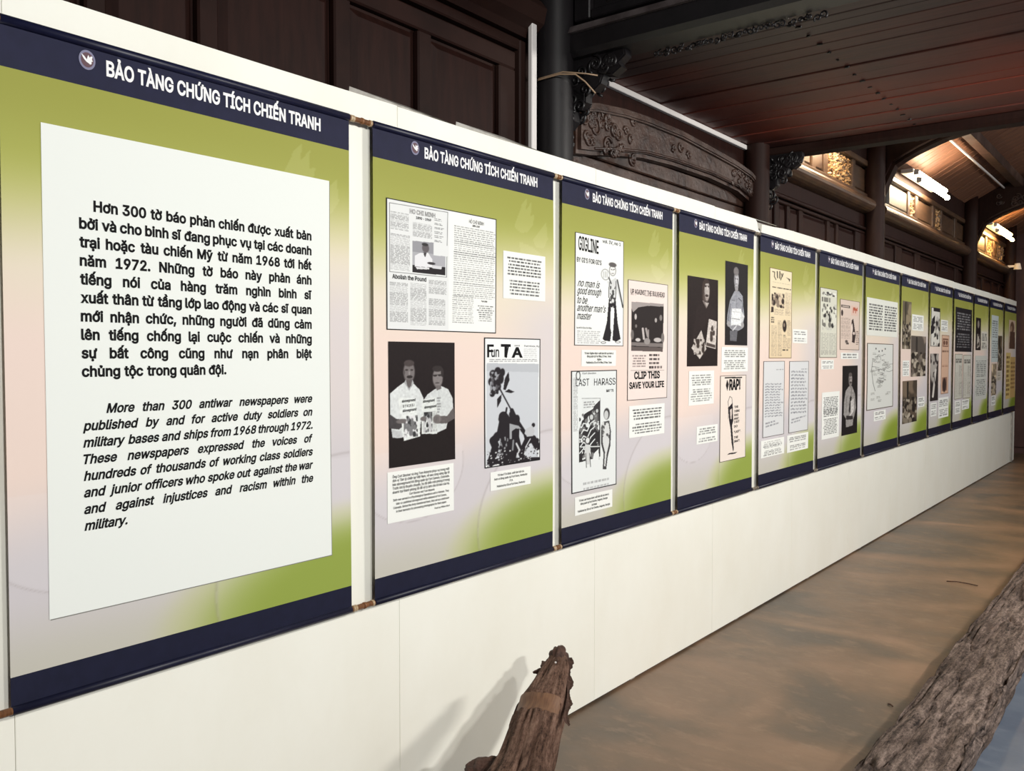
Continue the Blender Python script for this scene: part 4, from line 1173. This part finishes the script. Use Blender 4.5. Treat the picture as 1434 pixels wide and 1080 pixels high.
# ---- banner 4
k = 3
cv = Canvas(110, 300, (38, 29, 28), quad=(40, 315, 195, 238, 1005, 1000))
cv.ell(203, 330, 32, 105, (92, 82, 78)); cv.ell(210, 330, 22, 88, (176, 168, 164)); cv.poly([(165, 300), (170, 250), (200, 228), (232, 245), (232, 265), (195, 268), (180, 330), (175, 430), (165, 400)], (60, 48, 44)); cv.ell(208, 375, 15, 12, (60, 48, 46)); cv.ell(198, 292, 8, 8, (60, 48, 46)); cv.ell(222, 295, 7, 8, (60, 48, 46))
cv.poly([(178, 430), (228, 440), (208, 482)], (170, 162, 158)); cv.poly([(165, 415), (185, 420), (210, 480), (205, 490)], (120, 110, 106))
cv.poly([(228, 580), (305, 605), (295, 850), (200, 825)], (206, 198, 192)); cv.blobs(*cv.q((240, 640)), *cv.q((285, 790)), 20, [(70, 60, 56), (180, 172, 166)], .02, .06, 3); cv.poly([(208, 790), (292, 815), (290, 840), (206, 820)], (80, 70, 66))
cv.poly([(160, 680), (208, 850), (148, 940), (75, 840)], (196, 188, 182)); cv.blobs(*cv.q((95, 760)), *cv.q((190, 900)), 26, [(60, 50, 46), (190, 182, 176)], .02, .07, 6)
cv.ell(213, 300, 6, 26, (196, 188, 184)); cv.line([(190, 286), (205, 284)], .02, (60, 48, 46)); cv.line([(214, 288), (228, 290)], .02, (60, 48, 46)); cv.line([(200, 398), (216, 400)], .014, (120, 96, 90)); cv.ell(182, 390, 8, 30, (84, 72, 68)); cv.poly([(120, 470), (165, 440), (205, 490), (240, 450), (290, 500), (300, 580), (230, 580), (160, 680), (80, 780)], (46, 36, 35), .6); cv.blur(1); cv.grain(.05, 4, 3)
stick(k, 'photo_print', (962, 385.7), (1004, 512.5), cv, label='dark portrait of a moustached man holding two papers')
cv = Canvas(100, 300, (36, 33, 35), quad=(365, 592, 62, 105, 820, 822))
S2 = (150, 152, 160)
cv.poly([(455, 335), (500, 335), (540, 380), (548, 480), (560, 560), (540, 670), (500, 690), (425, 680), (380, 630), (388, 540), (410, 420)], S2); cv.ell(475, 235, 24, 72, (178, 178, 182)); cv.ell(472, 160, 26, 40, (120, 116, 116)); cv.poly([(455, 290), (495, 290), (490, 340), (465, 340)], (150, 148, 150)); cv.line([(500, 400), (528, 425)], .03, (70, 70, 76)); cv.line([(430, 415), (458, 420)], .02, (90, 90, 96)); cv.line([(480, 345), (478, 480)], .012, (110, 110, 118))
cv.poly([(430, 490), (525, 492), (528, 655), (420, 668)], (226, 228, 230)); cv.poly([(525, 500), (562, 565), (525, 640)], (210, 212, 214)); cv.line([(435, 580), (510, 590)], .02, (110, 110, 112)); cv.ell(475, 660, 60, 20, (140, 140, 146)); cv.line([(440, 690), (480, 645)], .05, (200, 200, 204)); cv.poly([(412, 690), (490, 690), (480, 785), (415, 782)], (104, 104, 110))
cv.ell(466, 225, 7, 6, (92, 88, 90)); cv.ell(485, 228, 6, 6, (92, 88, 90)); cv.ell(477, 245, 4, 16, (200, 200, 204)); cv.line([(468, 272), (484, 273)], .02, (110, 100, 102)); cv.ell(458, 240, 9, 50, (120, 118, 122), .6); cv.line([(415, 450), (400, 560), (395, 620)], .03, (98, 100, 108)); cv.line([(545, 440), (535, 520)], .03, (98, 100, 108)); cv.line([(440, 520), (500, 524)], .015, (150, 150, 152)); cv.ell(400, 630, 16, 26, (160, 158, 160)); cv.ell(540, 640, 16, 26, (160, 158, 160)); cv.blur(1); cv.grain(.05, 4, 5)
stick(k, 'photo_print', (1015.6, 365), (1046.3, 484), cv, label='portrait of a man in a grey shirt holding a white paper')
card(k, (1010, 486), (1047, 520), 4, 5); card(k, (964, 520), (999, 565), 5, 6); card(k, (975, 598), (1004.6, 617.6), 3, 2)
cv = Canvas(90, 260, (234, 222, 212), quad=(268, 492, 143, 133, 805, 755))
cv.poly([(305, 152), (455, 148), (455, 158), (305, 163)], (30, 28, 28)); cv.poly([(325, 170), (340, 205), (328, 258), (314, 215)], (36, 32, 32))
cv.line([(340, 380), (335, 340), (350, 298), (368, 310), (372, 350), (345, 380)], .014, BK); cv.poly([(335, 385), (375, 350), (378, 420), (382, 480), (372, 520), (384, 650), (388, 700), (382, 720), (368, 650), (358, 540), (345, 480), (340, 420)], BK); cv.poly([(352, 400), (370, 390), (368, 470), (358, 470)], (210, 198, 190)); cv.poly([(330, 745), (345, 732), (420, 718), (400, 732)], BK); cv.line([(338, 385), (338, 470)], .01, (90, 84, 80))
cv.border(.02, (64, 54, 50))
o, (y0, z0, w_, h_) = stick(k, 'newspaper_cover', (1008.3, 526.5), (1044, 640), cv, label='cover lettered RAP! with a bullet-like figure drawing')
tx = Text(); p = P(343, 248); tx.add('RAP!', p[0], p[1], .105 * h_ / .9, w_ * .43, bold=.035)
for i, s in enumerate(['THE', 'THING', 'WAS', 'WHAT', 'I GOT', 'DO', '"LAST".', 'THE', 'DRAFT.']):
    p = P(388, 388 + [0, 32, 62, 90, 114, 148, 190, 232, 262][i]); tx.add(s, p[0], p[1], .0125, w_ * (.08 + .026 * len(s)), bold=.015, slope=.03)
tx.build('lettering', M['ink'], o, .003, k)

# ---- banner 5
k = 4
cv = Canvas(75, 250, (226, 212, 186), quad=(100, 340, 68, 112, 985, 988))
cv.a[:] = np.array((232, 220, 190)) - cv.V[..., None] * np.array((6, 14, 18)); D = (92, 78, 68)
cv.line([(130, 110), (150, 115), (148, 160), (165, 190)], .04, (110, 100, 84)); cv.line([(178, 110), (182, 170)], .05, (80, 72, 62)); cv.line([(205, 110), (206, 175)], .05, (80, 72, 62)); cv.line([(220, 130), (232, 160), (240, 130), (215, 192)], .035, (80, 72, 62)); cv.poly([(270, 165), (320, 185), (312, 215), (300, 190)], D)
cv.rows(*cv.q((130, 210)), *cv.q((325, 245)), 1, (140, 124, 104), al=.8); cv.rows(*cv.q((128, 258)), *cv.q((330, 300)), 1, (70, 60, 52), al=1, fill=.9, nch=24)
cv.blobs(*cv.q((120, 315)), *cv.q((258, 480)), 70, [(56, 46, 42), (210, 192, 166), (140, 124, 108)], .02, .07, 3); cv.poly([(120, 460), (145, 470), (145, 520), (115, 520)], (60, 48, 44))
for a, b, c_, d in ((268, 320, 330, 560), (150, 480, 250, 555), (120, 650, 180, 965), (190, 600, 235, 965), (245, 780, 330, 890), (290, 600, 330, 760)): cv.rows(*cv.q((a, b)), *cv.q((c_, d)), int((d - b) / 14), (160, 142, 122), al=.75)
cv.ell(262, 660, 22, 60, (52, 42, 38)); cv.ell(258, 650, 8, 20, (150, 134, 118)); cv.rows(*cv.q((118, 560)), *cv.q((150, 630)), 3, (60, 50, 46), al=1, fill=.7); cv.rows(*cv.q((240, 895)), *cv.q((310, 912)), 1, (60, 50, 46), al=1, fill=1); cv.rows(*cv.q((248, 745)), *cv.q((280, 780)), 2, (90, 80, 70), al=1)
cv.border(.02, (120, 96, 66))
stick(k, 'newspaper_page', (1077.7, 374.4), (1108, 501.8), cv, label='yellowed newspaper page')
card(k, (1110, 460.8), (1129.6, 481), 2, 2)
for TL, BR, r0, sd in (((1068.7, 506), (1097.8, 608), .28, 1), ((1105.3, 506), (1130.5, 602), .12, 2)):
    cv = Canvas(70, 220, (216, 218, 220)); cv.rg = np.random.RandomState(sd)
    cv.rows(.1, r0, .95, .74, 13, (120, 122, 130), al=.8, ragged=.2, slant=-.02, wave=.004, fill=.5); cv.rows(.12, .80, .92, .88, 2, (120, 122, 130), al=.8, ragged=.5, slant=.04); cv.rows(.6, .1, .95, .13, 1, (130, 132, 138), al=.8)
    cv.border(.024, (84, 76, 74))
    stick(k, 'letter_page', TL, BR, cv, label='handwritten letter page')
card(k, (1065.5, 618), (1098, 634.7), 5, 4, m=.1); card(k, (1102.3, 610.4), (1131, 627.8), 3, 3)

# ---- banner 6
k = 5
cv = Canvas(60, 200, (214, 214, 200))
cv.blobs(.08, .05, .95, .11, 20, [(70, 68, 66), (140, 138, 132), (230, 230, 222)], .03, .08, 1, .8); cv.rows(.1, .13, .6, .2, 1, (90, 88, 84), fill=.9, al=.9)
cv.blobs(.12, .22, .95, .60, 46, [(52, 50, 50), (200, 200, 190), (226, 226, 214), (120, 118, 112)], .03, .09, 2); cv.poly([(.62, .36), (.9, .36), (.94, .5), (.8, .54)], (222, 222, 210))
for q in range(2): cv.rows(.08 + q * .46, .64, .5 + q * .44, .96, 16, (150, 148, 140), al=.8)
cv.border(.03, (92, 80, 66)); stick(k, 'newspaper_page', (1148.5, 402), (1171, 501), cv)
cv = Canvas(64, 160, (216, 198, 186))
cv.rect(.05, .11, .48, .16, (60, 50, 48)); cv.rect(.1, .12, .44, .15, (190, 176, 166)); cv.rect(.55, .10, .9, .3, (220, 190, 176)); cv.blobs(.58, .13, .88, .2, 8, [(176, 92, 70)], .03, .06, 3); cv.line([(.66, .16), (.66, .24)], .04, (176, 92, 70)); cv.line([(.78, .16), (.78, .24)], .04, (176, 92, 70))
cv.ell(.1, .27, .05, .06, (60, 50, 48)); cv.rows(.06, .36, .5, .78, 24, (160, 142, 132), al=.8)
cv.poly([(.58, .40), (.66, .36), (.76, .6), (.8, .7), (.74, .86), (.6, .84), (.62, .66), (.56, .5)], (60, 48, 46)); cv.ell(.6, .56, .04, .1, (230, 214, 204)); cv.ell(.7, .66, .05, .03, (230, 214, 204)); cv.blobs(.24, .8, .44, .89, 10, [(90, 80, 76), (216, 198, 186)], .03, .06, 4); cv.rows(.82, .6, .97, .9, 8, (110, 96, 90), al=.9)
cv.border(.025, (110, 92, 78)); stick(k, 'newspaper_page', (1176, 418.4), (1203.3, 490.5), cv)
card(k, (1176.5, 494), (1202, 502.8), 2, 0); card(k, (1149.8, 504), (1166.7, 517), 2, 2)
cv = Canvas(60, 220, (28, 24, 24))
cv.poly([(.4, .3), (.62, .3), (.82, .42), (.9, .62), (.8, .74), (.72, .8), (.7, .88), (.26, .89), (.24, .76), (.1, .7), (.12, .5), (.2, .36)], (150, 146, 144)); cv.ell(.5, .2, .12, .085, (158, 150, 148)); cv.ell(.5, .13, .11, .03, (90, 84, 82)); cv.ell(.52, .245, .07, .014, (60, 54, 52)); cv.poly([(.42, .26), (.6, .26), (.56, .32), (.46, .32)], (130, 124, 122))
cv.poly([(.5, .44), (.6, .46), (.5, .7), (.42, .66)], (40, 36, 36)); cv.poly([(.52, .52), (.74, .48), (.78, .66), (.58, .72)], (196, 192, 190)); cv.line([(.3, .78), (.6, .70)], .06, (206, 202, 200)); cv.line([(.62, .3), (.55, .44)], .02, (90, 86, 84)); cv.poly([(.26, .72), (.7, .74), (.7, .79), (.26, .78)], (50, 46, 46))
cv.ell(.46, .19, .02, .012, (70, 64, 62)); cv.ell(.55, .19, .02, .012, (70, 64, 62)); cv.ell(.42, .21, .04, .06, (96, 90, 88), .6); cv.line([(.28, .45), (.24, .68)], .03, (100, 96, 94)); cv.line([(.8, .5), (.78, .7)], .03, (100, 96, 94)); cv.blur(1); cv.grain(.06, 4, 7)
stick(k, 'photo_print', (1179, 512.5), (1199.8, 605.8), cv, label='black portrait of a standing man in a pale shirt')
card(k, (1151, 550), (1174, 611), 12, 10, 60, al=.95)

# ---- banner 7
k = 6
y0, z0, w_, h_ = place(k, (1213.6, 416), (1256.4, 472.5))
cv = Canvas(110, 130, (226, 228, 220)); cv.rows(.07, .14, .50, .86, 10, (50, 50, 52), al=.9, fill=.6); cv.rows(.56, .14, .97, .86, 10, (50, 50, 52), al=.9, fill=.6)
stick(k, 'text_sheet', (1213.6, 416), (1256.4, 472.5), cv)
cv = Canvas(110, 220, (214, 216, 212)); rg = np.random.RandomState(4)
for i in range(26):
    x, y_ = rg.rand() * .6 + .15, rg.rand() * .45 + .18; pts = [(x, y_)]
    for j in range(4): x += rg.uniform(-.05, .12); y_ += rg.uniform(-.02, .025); pts.append((x, y_))
    cv.line(pts, .012, (110, 110, 108))
cv.line([(.2, .25), (.16, .4), (.22, .6), (.3, .72)], .016, (100, 100, 98))
for i in range(26):
    x, y_ = rg.rand() * .75 + .05, rg.rand() * .78 + .12; cv.rows(x, y_, x + .14, y_ + .035, 3, (130, 130, 126), al=.8)
for q in ((.32, .08), (.44, .12), (.56, .11), (.68, .08)): cv.ell(q[0], q[1], .02, .015, (70, 70, 70))
cv.border(.02, (96, 84, 72)); stick(k, 'map_print', (1213.6, 480.4), (1250.3, 569.3), cv, label='line-drawn map')
card(k, (1223, 576.4), (1240, 587), 2, 2)


def crowd(nx, ny, seed, base=(86, 76, 66), tones=((40, 34, 30), (130, 120, 106), (176, 166, 150), (70, 62, 54))):
    cv = Canvas(nx, ny, base); cv.blobs(0, 0, 1, .5, 10, [tuple(np.array(base) * .8), tuple(np.array(base) * 1.3)], .15, .3, seed)
    cv.rect(.3, .02, .42, .5, tuple(np.array(base) * .5)); cv.blobs(0, .4, 1, 1, 60, list(tones), .04, .12, seed + 1)
    return cv


k = 7
stick(k, 'photo_print', (1264.3, 421), (1275.6, 489), crowd(34, 120, 1, (112, 102, 84))); stick(k, 'photo_print', (1276.5, 470), (1295.6, 526.5), crowd(50, 110, 5, (110, 100, 92)))
stick(k, 'photo_print', (1264, 534), (1283.3, 589.7), crowd(50, 110, 9, (90, 78, 66)))
card(k, (1277.5, 440), (1292.7, 464), 4, 4); card(k, (1264.2, 505), (1273.6, 526.5), 4, 4); card(k, (1285.3, 556.6), (1294, 569), 3, 2)
k = 8
cv = Canvas(36, 110, (216, 214, 206)); cv.rect(.25, 0, 1, .1, BK); cv.poly([(.1, .3), (.4, .2), (.45, .5), (.3, .65), (.0, .7)], BK); cv.ell(.7, .5, .25, .25, (150, 146, 140)); cv.blobs(.3, .2, 1, 1, 24, [(40, 36, 36), (190, 186, 180), (216, 214, 206)], .06, .14, 3); cv.border(.05, BK)
stick(k, 'photo_print', (1304, 430), (1315.4, 485.6), cv)
cv = Canvas(36, 120, (48, 42, 42)); cv.ell(.3, .3, .3, .3, (170, 164, 158)); cv.blobs(0, 0, 1, .5, 14, [(60, 54, 52), (170, 164, 158)], .08, .2, 6); cv.line([(.65, .35), (.35, .9)], .22, (206, 200, 194)); cv.line([(.4, .4), (.7, .75)], .08, (48, 42, 42))
stick(k, 'photo_print', (1303.2, 495.3), (1313, 560.5), cv)
cv = Canvas(36, 130, (214, 178, 154)); cv.rect(.12, .06, .88, .2, (120, 84, 70)); cv.rect(.2, .08, .8, .18, (204, 168, 146)); cv.ell(.35, .13, .12, .04, (110, 76, 62)); cv.ell(.65, .13, .12, .04, (110, 76, 62)); cv.rows(.08, .25, .92, .3, 1, (90, 66, 56)); cv.rows(.08, .5, .92, .54, 2, (150, 110, 92)); cv.rect(.15, .72, .8, .95, (150, 112, 96)); cv.ell(.45, .85, .25, .12, (64, 50, 46)); cv.border(.04, (150, 120, 100))
stick(k, 'newspaper_page', (1318.4, 469), (1328, 550.8), cv, label='pinkish newspaper page')
card(k, (1317.4, 447.7), (1327, 465), 3, 3); card(k, (1303, 565), (1311, 582), 3, 3); card(k, (1314, 557.6), (1328, 583), 4, 4)
k = 9
card(k, (1338, 429.6), (1360, 493), 7, 6, 60, al=.8, tone=(36, 34, 38), ink=(176, 176, 178), name='black_text_block')
for TL, BR in (((1337, 495.7), (1347, 558)), ((1349.3, 497), (1358.6, 556.7))):
    cv = Canvas(34, 110, (204, 202, 192)); cv.rows(.1, .1, .9, .2, 2, (60, 56, 54), fill=.8); cv.rows(.08, .4, .5, .95, 20, (150, 146, 138)); cv.rows(.55, .25, .95, .95, 26, (150, 146, 138)); cv.border(.05, (150, 140, 124)); stick(k, 'newspaper_page', TL, BR, cv)
card(k, (1337, 562), (1345, 578.7), 3, 3); card(k, (1347, 560.6), (1356.8, 572), 3, 2)
k = 10
cv = Canvas(26, 90, (36, 30, 30)); cv.ell(.5, .2, .2, .12, (140, 130, 122)); cv.poly([(.3, .5), (.75, .5), (.8, .9), (.25, .95)], (180, 172, 162)); cv.blobs(.3, .5, .8, .95, 8, [(60, 54, 50)], .08, .14, 2)
stick(k, 'photo_print', (1366.9, 444.7), (1372.8, 490.6), cv); card(k, (1374, 464), (1381.7, 490.6), 5, 4, tone=(216, 212, 200)); card(k, (1366, 498.3), (1380.6, 558), 9, 9, 44, al=.6, tone=(204, 206, 200), name='text_sheet')
k = 11
card(k, (1388.6, 441), (1397.3, 507), 8, 8, 30, al=.6, tone=(196, 206, 206), name='text_sheet'); stick(k, 'photo_print', (1397.5, 470), (1402.8, 519), crowd(26, 80, 4, (92, 80, 64))); stick(k, 'newspaper_page', (1388.2, 509.5), (1394.4, 553), crowd(26, 80, 8, (176, 160, 136)))
card(k, (1396, 520), (1401.7, 533), 3, 2, tone=(208, 200, 186)); card(k, (1388.2, 554.6), (1393.4, 567), 3, 2)
k = 12
cv = Canvas(30, 80, (206, 184, 160)); cv.ell(.5, .25, .3, .2, (110, 84, 66)); cv.poly([(.2, .4), (.9, .4), (1, 1), (.1, 1)], (90, 66, 54)); cv.ell(.4, .3, .12, .1, (170, 140, 116)); stick(k, 'photo_print', (1413.2, 447.8), (1421.2, 489), cv)
cv = Canvas(30, 100, (222, 196, 128)); cv.rows(.1, .05, .9, .95, 9, (100, 72, 40), fill=.55, al=.9, ragged=.3); stick(k, 'newspaper_page', (1409, 494), (1414.4, 558), cv, label='yellow page')
cv = Canvas(30, 100, (206, 172, 112)); cv.rows(.1, .1, .9, .8, 7, (110, 80, 48), fill=.5, al=.8); stick(k, 'newspaper_page', (1415.2, 500), (1420.6, 556), cv, label='yellow page')
bpy.data.objects.remove(_fo)

# ------------------------------------------------------------------ old timber on the floor (long squared beam)
def fbm(x, y_, z, o=4):
    a = 0; s = 1; f = 1
    for _ in range(o): a += s * noise.noise(Vector((x * f, y_ * f, z * f))); f *= 2.1; s *= .5
    return a


sill_t = thing('floor_timber', (1.317, 5.0, FZ), 'long weathered squared timber lying on the floor beside the brown concrete aisle', 'timber')
secs = []
ys = []
y = 1.2
while y < 9.4: ys.append(y); y += .012 if 3.0 < y < 6.0 else .05
X0, X1, H = -.144, .143, .13
prof = []
nt_, ns_ = 40, 12
for i in range(ns_): prof.append((X0, H * i / ns_, 0))
for i in range(nt_): prof.append((X0 + (X1 - X0) * i / nt_, H, 1))
for i in range(ns_ + 1): prof.append((X1 - .012 * i / ns_, H * (1 - i / ns_), 2))
v = []; f = []
for y in ys:
    wob = .012 * noise.noise(Vector((y * .9, 3, 1))); 
    for (x, z, s) in prof:
        u = (x - X0) / (X1 - X0)
        r = min(1, min(abs(u), abs(1 - u)) * 7) if s == 1 else 1
        g = fbm(x * 34 + 3, y * 2.2, z * 34, 4)                       # long fibres
        crack = max(0, .10 - abs(noise.noise(Vector((x * 16, y * 1.3, 7.7 + z * 9))))) / .10
        kn = noise.noise(Vector((x * 7, y * 5, 2.2)))
        d = .0075 * g - .026 * crack ** 2 + .009 * kn
        nx_, nz_ = (-1, 0) if s == 0 else (0, 1) if s == 1 else (1, 0)
        rx = 0; rz = 0
        if s == 1: rz = -(1 - r) * .018 * (1 + .8 * noise.noise(Vector((y * 6, u * 2, 0))))
        dip = 0
        if s == 1:
            q = math.hypot((u - .66) / .14, (y - 3.52) / .16); dip = -.03 * max(0, 1 - q)
            q = math.hypot((u - .45) / .10, (y - 4.5) / .25); dip -= .02 * max(0, 1 - q)
        v.append((x + wob + nx_ * d, y - 5.0, max(0.0, z + nz_ * (d + dip) + rz)))
n = len(prof)
for j in range(len(ys) - 1):
    for i in range(n - 1):
        a = j * n + i; f.append((a, a + 1, a + n + 1, a + n))
f.append(tuple(range(n))); f.append(tuple((len(ys) - 1) * n + i for i in range(n))[::-1])
raw('timber_body', v, f, M['sill'], sill_t, smooth=True)

# ------------------------------------------------------------------ upright-tilted weathered log in front of the partition
def P3(px, py, depth):
    d = _Fw + _R * ((px - 717) / FPX) + _U * ((540 - py) / FPX); d = d / _Fw.dot(d)
    return Vector(CAM + d * depth)


tip = Vector((.35, 2.6, .44)); nose = P3(786, 914, 3.10); base = P3(738, 1080, 2.56)
axis = (nose - base).normalized()
butt = base - axis * ((base.z - FZ - .10) / axis.z)
LEN = (nose - butt).length
side = axis.cross(Vector((0, 0, 1))).normalized(); upv = side.cross(axis).normalized()
rot = Matrix((side, axis, upv)).transposed().to_4x4()
lg = thing('weathered_log', butt, 'rough broken log tapering to a knobbly tip in front of the white partition', 'log')
lg.rotation_euler = rot.to_euler()
inv = (Matrix.Translation(butt) @ rot).inverted()


def loc(px, py, dep): return inv @ P3(px, py, dep)


sB = (base - butt).length      # axial station seen at the frame's lower edge
stn = [(0, .125, .125), (sB * .5, .120, .118), (sB * .85, .104, .098), (sB, .082, .076), (sB + (LEN - sB) * .18, .080, .072), (sB + (LEN - sB) * .34, .077, .066), (sB + (LEN - sB) * .46, .078, .066), (sB + (LEN - sB) * .50, .074, .060),
       (sB + (LEN - sB) * .62, .064, .052), (sB + (LEN - sB) * .75, .054, .042), (sB + (LEN - sB) * .86, .044, .034), (sB + (LEN - sB) * .93, .030, .024), (sB + (LEN - sB) * .97, .006, .006)]
NS, NA = 190, 96
v = []; f = []
for j in range(NS):
    s = stn[-1][0] * j / (NS - 1)
    for q in range(len(stn) - 1):
        if stn[q][0] <= s <= stn[q + 1][0] + 1e-9: break
    t = (s - stn[q][0]) / (stn[q + 1][0] - stn[q][0]); rx = stn[q][1] * (1 - t) + stn[q + 1][1] * t; rz = stn[q][2] * (1 - t) + stn[q + 1][2] * t
    for i in range(NA):
        a = 2 * PI * i / NA; ca, sa = math.cos(a), math.sin(a)
        ex = 1 / (abs(ca) ** 2.6 + abs(sa) ** 2.6) ** (1 / 2.6)
        g = fbm(ca * 5, s * 2.0, sa * 5, 4); cr = max(0, .09 - abs(noise.noise(Vector((ca * 3.2, s * 1.1, sa * 3.2 + 4))))) / .09
        notch = 0
        if sa > .2:                                               # adzed hollow across the top
            w0 = sB + (LEN - sB) * .34; w1 = sB + (LEN - sB) * .50
            if w0 < s < w1: notch = .012 * math.sin(PI * (s - w0) / (w1 - w0)) + .004; g *= .25; cr *= .2
        k_ = 1 + .11 * g - .16 * cr
        end = min(1, (stn[-1][0] - s) / .03)
        bow = -.012 * math.exp(-((s - sB - (LEN - sB) * .38) / .16) ** 2) - .006 * math.exp(-((s - sB) / .10) ** 2)
        v.append((ca * ex * rx * k_ + bow, s, sa * ex * rz * k_ - notch * end))
for j in range(NS - 1):
    for i in range(NA): f.append((j * NA + i, j * NA + (i + 1) % NA, (j + 1) * NA + (i + 1) % NA, (j + 1) * NA + i))
f.append(tuple(range(NA))[::-1]); f.append(tuple((NS - 1) * NA + i for i in range(NA)))
raw('trunk', v, f, M['log'], lg, smooth=True)


def lump(name, c, r, mat, seed, parent=lg, amp=.25, rotz=0, fr=1.0):
    bm = bmesh.new(); bmesh.ops.create_icosphere(bm, subdivisions=4, radius=1)
    for q in bm.verts:
        p = q.co.copy(); n_ = fbm(p.x * 2.2 * fr + seed, p.y * .8 * fr, p.z * 2.2 * fr, 3)
        p *= 1 + amp * n_
        p = Vector((p.x * r[0], p.y * r[1], p.z * r[2])); p.rotate(Matrix.Rotation(rotz, 3, 'Z')); q.co = p + c
    return bm_obj(name, bm, mat, parent, smooth=True)


# smooth worn patch in the hollow
w0 = sB + (LEN - sB) * .355; w1 = sB + (LEN - sB) * .485
v = []; f = []; nu, nv = 22, 12
for j in range(nv + 1):
    for i in range(nu + 1):
        a = math.radians(150 - 118 * i / nu); s = w0 + (w1 - w0) * j / nv
        bow = .012 * math.cos((i / nu - .5) * PI)
        ca, sa = math.cos(a), math.sin(a); ex = 1 / (abs(ca) ** 2.6 + abs(sa) ** 2.6) ** (1 / 2.6)
        e = math.sin(PI * j / nv) ** .5 * math.sin(PI * i / nu) ** .5
        nn = .012 * math.sin(PI * (s - (sB + (LEN - sB) * .34)) / ((LEN - sB) * .16)) + .004
        v.append((ca * ex * (.076 + .004 * e) - .012, s - bow + (.010 if j == nv else 0), sa * ex * (.067 + .006 * e) - nn))
for j in range(nv):
    for i in range(nu): a = j * (nu + 1) + i; f.append((a, a + 1, a + nu + 2, a + nu + 1))
o = raw('worn_patch', v, f, M['log_scar'], lg, smooth=True); o['label'] = 'smooth lighter brown worn hollow'
h = loc(783, 927, 3.06)
lump('broken_tip', loc(781, 924, 3.06), (.034, .060, .036), M['log_dark'], 3, amp=.3)
lump('knot', loc(780, 932, 3.0), (.016, .020, .018), M['log_dark'], 5); lump('knot', loc(764, 934, 3.0), (.014, .026, .016), M['log_dark'], 9, rotz=.5)
lump('splinter', loc(757, 940, 3.0), (.026, .010, .009), M['log_dark'], 13, rotz=.55, amp=.35)
bm = bmesh.new(); bmesh.ops.create_icosphere(bm, subdivisions=2, radius=.0035)
o = bm_obj('nail_head', bm, M['plastic'], lg, smooth=True); o.location = loc(778, 928, 2.965); o['label'] = 'small shiny nail head'
# ragged bark flap standing off the right side
v = []; f = []; n = 46
for j in range(n + 1):
    t = j / n; py = 921 + 96 * t
    xo = 801 + 2.5 * math.sin(t * 21) + 2.0 * noise.noise(Vector((t * 30, 1, 2))) - 6 * t ** 3
    xi = 794 - 3 * t - 2 * math.sin(t * 9) - (0 if t < .9 else 0)
    if t > .93: xi += (xo - xi) * (t - .93) / .07 * .8
    dp = 3.06 - .40 * t
    for (x, dd) in ((xi, 0), ((xi + xo) / 2, .004), (xo, 0), (xo, .016), (xi, .014)): v.append(loc(x + .6 * noise.noise(Vector((x, t * 40, 3))), py, dp + dd))
for j in range(n):
    for i in range(5): f.append((j * 5 + i, j * 5 + (i + 1) % 5, (j + 1) * 5 + (i + 1) % 5, (j + 1) * 5 + i))
f.append((0, 1, 2, 3, 4)); f.append(tuple(n * 5 + i for i in (4, 3, 2, 1, 0)))
o = raw('bark_flap', v, f, M['log_dark'], lg); o['label'] = 'ragged strip of bark standing off the side'
lump('side_root', loc(678, 1082, 2.56), (.055, .05, .035), M['log_dark'], 21, amp=.25, rotz=.4)
# block the log leans on
bb = butt + axis * (sB * .72)
zb = bb.z - .118
blk = thing('support_block', (bb.x, bb.y, FZ), 'rough wooden block propping up the log', 'block')
bm = bmesh.new(); box_bm(bm, -.13, .13, -.05, .05, 0, zb - FZ - .004, .01)
bm_obj('block_body', bm, M['log_dark'], blk)

# ------------------------------------------------------------------ litter
for (px, py, pts, lab) in ((1346, 817, [(-.09, 0, 0), (-.03, .012, .004), (.04, .012, .002), (.10, 0, 0)], 'dark curved twig on the concrete near the far stretch of timber'),
                           (1247, 988, [(-.012, .012, 0), (0, 0, .004), (.012, -.006, 0)], 'tiny dark chip on the concrete beside the near end of the timber')):
    p = P3(px, py, 1); d = p - Vector(CAM); q = Vector(CAM) + d * ((FZ + .004 - CAM[2]) / d.z)
    o = tube('twig', [Vector(a) for a in pts], .0035, M['log_dark']); o.location = q
    tag(o, lab, 'twig')
